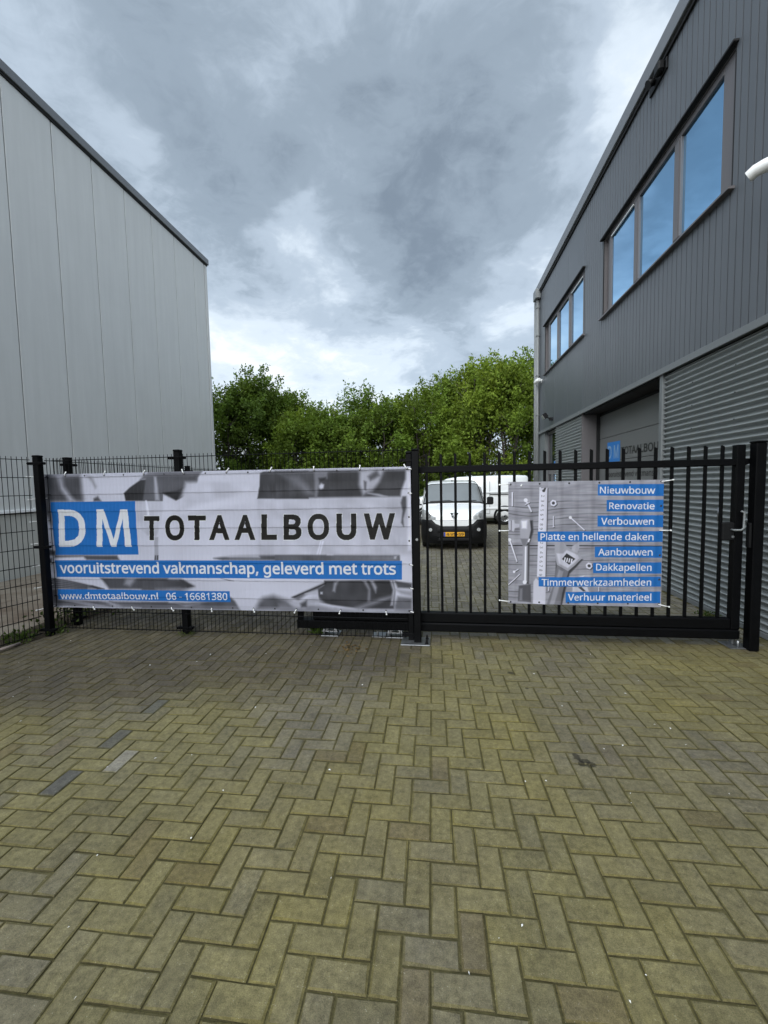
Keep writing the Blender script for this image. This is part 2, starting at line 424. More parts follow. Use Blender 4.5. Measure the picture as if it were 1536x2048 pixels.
def mrange(src, a, b2, c, d):
    n = tn('ShaderNodeMapRange'); n.inputs[1].default_value = a; n.inputs[2].default_value = b2; n.inputs[3].default_value = c; n.inputs[4].default_value = d
    t.links.new(src, n.inputs[0]); return n.outputs[0]
def mm(op, x, y):
    n = tn('ShaderNodeMath', operation=op)
    for i, v in enumerate((x, y)):
        if isinstance(v, (int, float)): n.inputs[i].default_value = v
        else: t.links.new(v, n.inputs[i])
    return n.outputs[0]
k = mm('MULTIPLY', mrange(n1.outputs[0], .3, .7, .62, 1.38), mrange(n2.outputs[0], .3, .7, .66, 1.34))
k = mm('MULTIPLY', k, mrange(n3.outputs[0], .3, .7, .80, 1.20))
# oil stain with a frayed edge
def stain(cx_, cy_, r, sx=1.0):
    mp = tn('ShaderNodeVectorMath', operation='SUBTRACT'); t.links.new(tcn.outputs['Object'], mp.inputs[0]); mp.inputs[1].default_value = (cx_, cy_, 0)
    m2 = tn('ShaderNodeVectorMath', operation='MULTIPLY'); t.links.new(mp.outputs[0], m2.inputs[0]); m2.inputs[1].default_value = (sx, 1, 0)
    ln = tn('ShaderNodeVectorMath', operation='LENGTH'); t.links.new(m2.outputs[0], ln.inputs[0])
    d = mm('ADD', mm('DIVIDE', ln.outputs['Value'], r), mrange(n3.outputs[0], .3, .7, -.35, .35))
    d = mm('ADD', d, mrange(n1.outputs[0], .3, .7, -.25, .25))
    return mrange(d, .75, 1.0, 1, 0)
STAINS = []
def add_stain(*a): STAINS.append(a)
add_stain(.822, 2.60, .034, 1.6); add_stain(.835, 2.53, .03, 1.2); add_stain(.885, 2.525, .034, .8); add_stain(.86, 2.555, .022, .6); add_stain(.62, 3.72, .025, .6); add_stain(.70, 3.45, .02, .8)
for s_ in STAINS: k = mm('MULTIPLY', k, mm('SUBTRACT', 1.0, mm('MULTIPLY', stain(*s_), .66)))
# algae film: drifts across bricks and joints alike
n4 = tn('ShaderNodeTexNoise', Scale=1.9, Detail=9.0, Roughness=.7); t.links.new(tcn.outputs['Object'], n4.inputs['Vector'])
fm = tn('ShaderNodeMix', data_type='RGBA'); t.links.new(mrange(n4.outputs[0], .36, .64, 0, 1), fm.inputs[0]); fm.inputs[6].default_value = (.90, .90, .95, 1); fm.inputs[7].default_value = (1.10, 1.08, .93, 1)
fv = tn('ShaderNodeVectorMath', operation='MULTIPLY'); t.links.new(a_.outputs['Color'], fv.inputs[0]); t.links.new(fm.outputs[2], fv.inputs[1])
sc_ = tn('ShaderNodeVectorMath', operation='SCALE'); t.links.new(fv.outputs[0], sc_.inputs[0]); t.links.new(k, sc_.inputs['Scale'])
# pale aggregate grains
vo = tn('ShaderNodeTexVoronoi', Scale=85.0); t.links.new(tcn.outputs['Object'], vo.inputs['Vector'])
gr = mm('MULTIPLY', mrange(vo.outputs['Distance'], .10, .16, 1, 0), mrange(n1.outputs[0], .5, .56, 0, 1))
mixg = tn('ShaderNodeMix', data_type='RGBA'); t.links.new(mm('MULTIPLY', gr, .55), mixg.inputs[0]); t.links.new(sc_.outputs[0], mixg.inputs[6]); mixg.inputs[7].default_value = (.42, .40, .33, 1)
t.links.new(mixg.outputs[2], b.inputs['Base Color'])
b.inputs['Roughness'].default_value = .82; b.inputs['Specular IOR Level'].default_value = .3
hb = mm('ADD', mm('MULTIPLY', n2.outputs[0], .6), n1.outputs[0])
bp = tn('ShaderNodeBump', Strength=.55, Distance=.006); t.links.new(hb, bp.inputs['Height']); t.links.new(bp.outputs[0], b.inputs['Normal'])
po = link_mesh('paving', me, pm); po['kind'] = 'structure'

# concrete apron along the neighbouring hall
mb = MB()
yy = -4.0
while yy < 19.5:
    ln_ = 2.4; mb.box(-8.25, -6.65, yy + .006, yy + ln_ - .006, -.06, .004, .006); mb.box(-6.638, -5.02, yy + .006, yy + ln_ - .006, -.06, .002, .006); yy += ln_
ap = mk('concrete_apron', mb, ground_mat('worn_concrete', (.115, .085, .062, 1), (.24, .215, .175, 1), 1.1, .3)); ap['kind'] = 'structure'
mb = MB()
G_ = [[(x_ + .03 * math.sin(y_ * 5), y_, .012 + .03 * nA(x_ * 7, y_ * 5) - .02) for x_ in np.linspace(-5.06, -4.60, 10)] for y_ in np.linspace(4.3, 19, 120)]
mb.grid(G_)
G_ = [[(left_edge(y_) + dx_, y_, .010 + .035 * nA(dx_ * 9, y_ * 7) - .02) for dx_ in np.linspace(-.5, .06, 10)] for y_ in np.linspace(1.2, 4.3, 40)]
mb.grid(G_)
so = mk('soil_strip', mb, ground_mat('damp_soil', (.03, .022, .014, 1), (.075, .062, .042, 1), 6, 1.0)); so['kind'] = 'structure'

# ------------------------------------------------------------------ left hall
XL = -8.333; YL1 = 14.80; ZL = 10.0
hall = thing('warehouse', 'tall pale grey panelled hall with dark roof edge, behind the side fence', 'building', (XL, 4.0, 0))
mb = MB(); mb.box(-26, XL - .035, -14, YL1 - .02, 1.33, ZL - .1); mk('core', mb, M_dark_gap, hall)
mb = MB(); y = 7.56 + 1.07 * 6
edges = [YL1 - .16]
while y > -13: edges.append(y); y -= 1.07
for a, b2 in zip(edges[1:], edges[:-1]): mb.box(XL - .03, XL, a + .010, b2 - .010, 1.34, 9.78, .006)
mk('wall_panels', mb, M_panel_light, hall)
mb = MB(); mb.box(XL - .06, XL + .012, YL1 - .145, YL1, 1.34, 9.78, .006); mb.box(-26, XL - .062, YL1 - .018, YL1, 1.34, 9.78)
mk('corner_trim', mb, M_panel_light, hall)
mb = MB(); mb.box(-26.1, XL + .07, -14, YL1 + .06, 9.83, ZL + .03, .01); mk('roof_edge', mb, M_coping, hall)
mb = MB(); mb.box(-26.05, XL + .03, -14, YL1 + .02, 9.775, 9.835); mk('eave_shadow_strip', mb, M_dark_gap, hall)  # near-black strip standing in for the shadow line under the roof edge
mb = MB(); mb.box(-26, XL - .01, -14, YL1 - .03, -.05, 1.27); mk('plinth', mb, M_plinth, hall)
mb = MB(); mb.box(-26, XL + .05, -14, YL1 + .01, 1.285, 1.345, .006); mk('drip_ledge', mb, M_ledge, hall)

# ------------------------------------------------------------------ right workshop
XR = 3.371; YR1 = 15.06; YR0 = -9.0; ZW0, ZW1 = 3.36, 7.86
shop = thing('workshop_building', 'anthracite clad two-storey workshop with tinted windows and corrugated ground floor', 'building', (XR, 6, 0))
WIN = [(5.50, 9.30, 5.02, 6.55), (10.42, 14.0, 5.08, 6.56)]
prof = []                          # (y, depth)
seams = [4.44 + 1.203 * k for k in range(-11, 9)]
SM = 10.30                         # beyond this the panels are plain
for a in seams:
    b2 = min(a + 1.203, YR1 - .12)
    if a > YR1 - .3: break
    prof += [(a - .006, 0), (a - .004, .014), (a + .004, .014), (a + .006, 0)]
    if a < SM - .5:
        for k in range(1, 10):
            yc = a + .1203 * k; prof += [(yc - .0095, 0), (yc - .008, .011), (yc + .008, .011), (yc + .0095, 0)]
for wn in WIN: prof += [(wn[0], 0), (wn[1], 0)]
prof.append((YR1 - .12, 0)); prof.sort()
mb = MB()
for (a, da), (b2, db) in zip(prof[:-1], prof[1:]):
    if b2 - a < 1e-5: continue
    zr = [(ZW0, ZW1)]
    for (w0, w1, z0, z1) in WIN:
        if a >= w0 - 1e-6 and b2 <= w1 + 1e-6: zr = [(ZW0, z0), (z1, ZW1)]
    for (z0, z1) in zr: mb.quad((XR + da, a, z0), (XR + da, b2, z0), (XR + db, b2, z1), (XR + da, a, z1)) if abs(da - db) < 1e-9 else mb.quad((XR + da, a, z0), (XR + db, b2, z0), (XR + db, b2, z1), (XR + da, a, z1))
mk('wall_cladding', mb, M_panel_dark, shop, fix=False)
mb = MB()                          # carcass behind cladding, with the window niches and the door bay left open
for (z0, z1, ys) in ((ZW0, 5.0, [(YR0, YR1 - .02)]), (5.0, 6.57, [(YR0, 5.48), (9.32, 10.40), (14.02, YR1 - .02)]), (6.57, 8.0, [(YR0, YR1 - .02)])):
    for (a, b2) in ys: mb.box(XR + .03, XR + .5, a, b2, z0, z1)
mb.box(XR + .51, 15, YR0, YR1 - .02, ZW0, 8.0)
mk('carcass', mb, M_dark_gap, shop)
mb = MB(); mb.box(XR - .02, 15, YR1 - .11, YR1, 0, 7.86, .008); mk('corner_trim', mb, M_trim, shop)
mb = MB(); mb.box(XR - .075, 15.1, YR0, YR1 + .05, 7.90, 8.16, .008); mk('coping', mb, M_coping, shop)
mb = MB(); mb.box(XR - .035, 15.05, YR0, YR1 + .02, 7.84, 7.905); mk('eave_shadow_strip', mb, M_dark_gap, shop)  # shadow below the coping, put in as a near-black strip
mb = MB(); mb.box(XR - .045, XR + .10, YR0, YR1 - .12, 3.285, 3.355, .004); mb.box(XR - .048, XR - .02, YR0, YR1 - .12, 3.265, 3.29, .002)
for yj in (4.2, 8.3, 10.6): mb.box(XR - .049, XR - .03, yj, yj + .05, 3.28, 3.36, .002)
mk('girt_flashing', mb, M_trim, shop)
def corrug(name, y0, y1, z0, z1, x):
    mb = MB(); rows = []
    n = int((z1 - z0) / .0765 * 10)
    for k in range(n + 1):
        z = z0 + (z1 - z0) * k / n; ph = (z / .0765) * 2 * math.pi
        rows.append([(x - .023 * math.cos(ph), yy, z) for yy in (y0, y1)])
    mb.grid(rows); o = mk(name, mb, M_corr, shop, fix=False); return o
corrug('corrugated_cladding', YR0, 6.875, .06, 3.262, XR + .03)
corrug('corrugated_cladding', 10.49, 12.86, .06, 3.262, XR + .03)
mb = MB()
for yy in np.arange(-.4, 6.8, .82):
    for z in np.arange(.23, 3.2, .306): mb.tube([(XR + .025, yy, z), (XR + .002, yy, z)], .007, 6)
for yy in (10.9, 11.7, 12.5):
    for z in np.arange(.23, 3.2, .306): mb.tube([(XR + .025, yy, z), (XR + .002, yy, z)], .007, 6)
mk('cladding_screws', mb, M_black_plastic, shop)['kind'] = 'stuff'
mb = MB(); mb.box(XR + .005, XR + .05, YR0, 6.88, 0, .06, .003); mb.box(XR + .005, XR + .05, 10.49, 12.86, 0, .06, .003); mk('base_profile', mb, M_trim, shop)
mb = MB(); mb.box(XR + .062, 15, YR0, 6.87, 0, 3.29); mb.box(XR + .062, 15, 10.62, 12.86, 0, 3.29); mb.box(4.2, 15, 6.875, 10.6, 0, 3.3); mk('inner_wall', mb, M_dark_gap, shop)
mb = MB(); mb.box(XR - .012, XR + .40, 6.885, 6.975, 0, 3.28, .006); mk('door_post', mb, M_trim, shop)
mb = MB(); mb.box(XR - .012, XR + .40, 10.46, 10.485, 0, 3.28, .003); mk('door_post', mb, M_frame, shop)
mb = MB(); mb.box(XR + .02, 3.86, 6.98, 10.455, 3.24, 3.28); mk('door_soffit', mb, M_dark_gap, shop)
# sectional door
XD = 3.745
door = MB()
for z0 in (0, .53, 1.06, 1.59, 2.12, 2.65): door.box(XD, XD + .05, 6.98, 10.40, z0 + .004, min(z0 + .526, 3.23), .004)
dr = mk('sectional_door', door, M_door, shop)
mb = MB(); mb.box(XD + .02, XD + .04, 6.98, 10.455, 0, 3.235); mb.box(XD - .06, XD + .018, 10.40, 10.455, 0, 3.23); mk('door_rail', mb, M_dark_gap, dr, org=tuple(shop['_org']))
dr_org = tuple(shop['_org'])
# windows
for wi, (y0, y1, z0, z1) in enumerate(WIN):
    mb = MB(); d0, d1 = XR + .022, XR + .13; fw = .085
    cuts = [5.735, 6.60, 6.77, 7.83, 8.00, 8.98] if wi == 0 else [10.58, 11.47, 11.66, 12.58, 12.74, 13.58]
    mb.box(XR + .012, d1, y0, y0 + .02, z0, z1); mb.box(XR + .012, d1, y1 - .02, y1, z0, z1); mb.box(XR + .012, d1, y0 + .02, y1 - .02, z1 - .02, z1)
    mb.box(d0, d1, y0 + .02, cuts[0], z0 + .02, z1 - .02, .006); mb.box(d0 + .012, d1, cuts[5], cuts[5] + .12, z0 + .02, z1 - .02, .006); mb.box(d0 + .05, d1, cuts[5] + .12, y1 - .02, z0 + .02, z1 - .02, .006)
    mb.box(d0, d1, cuts[0], cuts[5], z1 - fw - .02, z1 - .02, .006); mb.box(d0, d1, cuts[0], cuts[5], z0 + .01, z0 + fw, .006)
    for q in (1, 3):
        mb.box(d0 - .004, d1, cuts[q], cuts[q + 1], z0 + fw, z1 - fw - .02, .006)
        ym = (cuts[q] + cuts[q + 1]) / 2; mb.box(d0 - .010, d0 + .02, ym - .045, ym - .035, z0 + fw, z1 - fw - .02)
    ms = [(cuts[1] + cuts[2]) / 2, (cuts[3] + cuts[4]) / 2]
    fr = mk('window', mb, M_frame, shop)
    o_ = tuple(shop['_org'])
    for k in range(3):
        mb = MB(); mb.box(d0 + .03, d0 + .045, cuts[2 * k] + .001, cuts[2 * k + 1] - .001, z0 + fw + .001, z1 - fw - .021); mk('pane', mb, M_glass, fr, org=o_)
    mb = MB(); mb.box(XR - .06, XR + .10, y0 - .05, y1 + .06, z1 + .003, z1 + .03, .003); mk('lintel_flashing', mb, M_dark_gap, fr, org=o_)
    mb = MB()
    mb.v += [(XR - .07, y0 - .05, z0 - .035), (XR - .07, y1 + .06, z0 - .035), (XR + .069, y1 + .06, z0 - .035), (XR + .069, y0 - .05, z0 - .035),
             (XR - .07, y0 - .05, z0 - .012), (XR - .07, y1 + .06, z0 - .012), (XR + .069, y1 + .06, z0 + .008), (XR + .069, y0 - .05, z0 + .008)]
    mb.f += [(0, 3, 2, 1), (4, 5, 6, 7), (0, 1, 5, 4), (1, 2, 6, 5), (2, 3, 7, 6), (3, 0, 4, 7)]; mb.sm += [False] * 6
    mk('sill', mb, M_frame, fr, org=o_)
    for ya in (y0 - .012, y1 - .004):
        mb = MB(); mb.box(XR - .003, XR + .0115, ya, ya + .016, z0, z1); mk('edge_flashing', mb, M_dark_gap, fr, org=o_)
    yt = (cuts[5] - .02, cuts[4] + .04) if wi == 0 else (cuts[1] - .03, cuts[0] + .03)
    mb = MB(); mb.box(d0 - .012, d0 + .012, min(yt), max(yt), z1 - fw - .035, z1 - fw - .012, .003); mk('vent_strip', mb, M_white_plastic, fr, org=o_)
# side entrance
ent = MB(); xe = XR + .10
ent.box(xe, xe + .07, 13.93, 14.02, 0, 3.26, .006); ent.box(xe, xe + .07, 12.88, 12.95, 0, 3.26, .006); ent.box(xe, xe + .07, 12.95, 13.93, 3.17, 3.26, .006)
ent.box(xe, xe + .07, 12.95, 13.93, 1.92, 2.06, .006); ent.box(xe, xe + .07, 12.95, 13.93, 0, .18, .006); ent.box(xe - .01, xe + .05, 13.40, 13.50, .18, 1.92, .006); 
en = mk('entrance_door', ent, M_frame, shop)
mb = MB(); mb.box(xe + .03, xe + .04, 12.951, 13.929, 2.061, 3.169); mk('pane', mb, M_glass_dark, en, org=dr_org)
mb = MB(); mb.box(xe + .03, xe + .04, 12.951, 13.399, .181, 1.919); mk('pane', mb, M_glass, en, org=dr_org)
mb = MB(); mb.box(xe + .03, xe + .04, 13.501, 13.929, .181, 1.919); mk('pane', mb, M_glass_dark, en, org=dr_org)
mb = MB(); mb.box(xe + .026, xe + .0295, 13.02, 13.55, 2.10, 2.22); mb.box(xe + .026, xe + .0295, 13.2, 13.38, 2.221, 2.32); mk('window_sticker', mb, M_blue, en, org=dr_org)
mb = MB(); mb.box(XR + .18, 15, 12.86, 14.03, 0, 3.29); mb.box(XR + .015, 15, 14.03, YR1 - .12, 0, 3.285); mk('inner_wall', mb, M_trim, shop)
# downpipe
mb = MB(); yp = 14.72; xp = XR - .065
mb.tube([(xp, yp, 0), (xp, yp, 7.86)], .05, 14); mk_pipe = mb
dp = mk('downpipe', mb, M_pipe, shop)
mb = MB()
mb.box(xp - .11, xp + .06, yp - .17, yp + .2, 7.68, 7.98, .012); mk('hopper', mb, M_trim, dp, org=dr_org)
for z in (1.9, 3.9, 5.2, 6.5, 7.4):
    mb = MB(); mb.box(xp - .058, xp + .06, yp - .058, yp + .058, z, z + .03, .004); mk('pipe_bracket', mb, M_trim, dp, org=dr_org)
mb = MB(); mb.tube([(XR - .04, YR1 + .03, 0), (XR - .04, YR1 + .03, 7.85)], .062, 14); dp2 = mk('downpipe', mb, M_pipe, shop)

# things fixed to the workshop
cm = thing('security_camera', 'white bullet security camera beside the grey downpipe', 'security camera', (XR, 14.38, 4.97))
mb = MB(); mb.tube([(XR - .005, 14.38, 4.97), (XR - .03, 14.38, 4.97)], .06, 14); mb.tube([(XR - .03, 14.38, 4.97), (XR - .12, 14.38, 4.98)], .02, 10); mk('bracket', mb, M_white_plastic, cm)
mb = MB(); mb.tube([(XR - .10, 14.30, 5.0), (XR - .13, 14.40, 4.99), (XR - .16, 14.56, 4.965), (XR - .165, 14.58, 4.96)], [.05, .07, .07, .06], 14); mk('housing', mb, M_white_plastic, cm)
mb = MB(); mb.tube([(XR - .165, 14.581, 4.96), (XR - .17, 14.605, 4.955)], [.045, .035], 12); mk('lens', mb, M_glass_dark, cm)
def flood(label, y, z, L_, big):
    f = thing('floodlight', label, 'floodlight', (XR, y, z))
    mb = MB(); mb.box(XR - .10, XR - .001, y - .03, y + .03, z - .06, z + .03, .006); mb.tube([(XR - .09, y, z), (XR - .2, y, z + .05)], .016, 8); mk('bracket', mb, M_black_plastic, f)
    mb = MB(); rows = []
    mb.box(-.05, .05, -L_ / 2, L_ / 2, -.10 * big, .10 * big, .012)
    for k in range(5): mb.box(.05, .075, -L_ / 2 + .02 + k * (L_ - .05) / 4, -L_ / 2 + .03 + k * (L_ - .05) / 4, -.08 * big, .08 * big)
    tl = R(35)
    mb.v = [(XR - .24 + x * math.cos(tl) - zz * math.sin(tl), y + yy, z + .07 + x * math.sin(tl) + zz * math.cos(tl)) for (x, yy, zz) in mb.v]
    mk('housing', mb, M_black_plastic, f)
    mb = MB(); mb.box(-.056, -.0505, -L_ / 2 + .02, L_ / 2 - .02, -.08 * big, .08 * big)
    mb.v = [(XR - .24 + x * math.cos(tl) - zz * math.sin(tl), y + yy, z + .07 + x * math.sin(tl) + zz * math.cos(tl)) for (x, yy, zz) in mb.v]
    mk('lens', mb, M_headlight, f)
    return f
flood('small black floodlight above the corrugated strip by the entrance door', 13.06, 3.56, .22, .8)
sp = thing('siren_box', 'black device tucked under the workshop roof edge above the large window', 'siren', (XR, 7.55, 7.75))
mb = MB(); mb.box(XR - .03, XR - .001, 6.95, 7.45, 7.66, 7.82, .006); mk('back_plate', mb, M_black_plastic, sp)
mb = MB(); mb.tube([(XR - .03, 7.28, 7.76), (XR - .08, 7.28, 7.75), (XR - .13, 7.28, 7.72)], [.04, .05, .065], 14); mk('horn', mb, M_black_plastic, sp)
mb = MB(); mb.box(XR - .12, XR - .031, 6.98, 7.14, 7.68, 7.82, .02); mk('lamp_body', mb, M_black_plastic, sp)
fl = thing('flue_pipe', 'white plastic flue elbow sticking out of the dark cladding beside the large window', 'flue pipe', (XR, 4.80, 4.98))
yf, zf = 4.52, 4.66
mb = MB(); mb.tube([(XR + .01, yf - .03, zf), (XR - .10, yf, zf), (XR - .20, yf + .045, zf - .005)], .064, 24); mk('pipe', mb, M_white_plastic, fl)
mb = MB(); mb.tube([(XR - .19, yf + .04, zf - .003), (XR - .215, yf + .052, zf - .006)], .073, 24); mk('collar', mb, M_white_plastic, fl)
mb = MB(); mb.tube([(XR - .215, yf + .05, zf - .006), (XR - .27, yf + .085, zf - .012), (XR - .32, yf + .13, zf - .022), (XR - .35, yf + .17, zf - .045)], [.061, .061, .058, .054], 24, caps=False)
mb.tube([(XR - .352, yf + .172, zf - .047), (XR - .30, yf + .12, zf - .018)], [.049, .049], 24, caps=False); mk('elbow', mb, M_white_plastic, fl)
import json
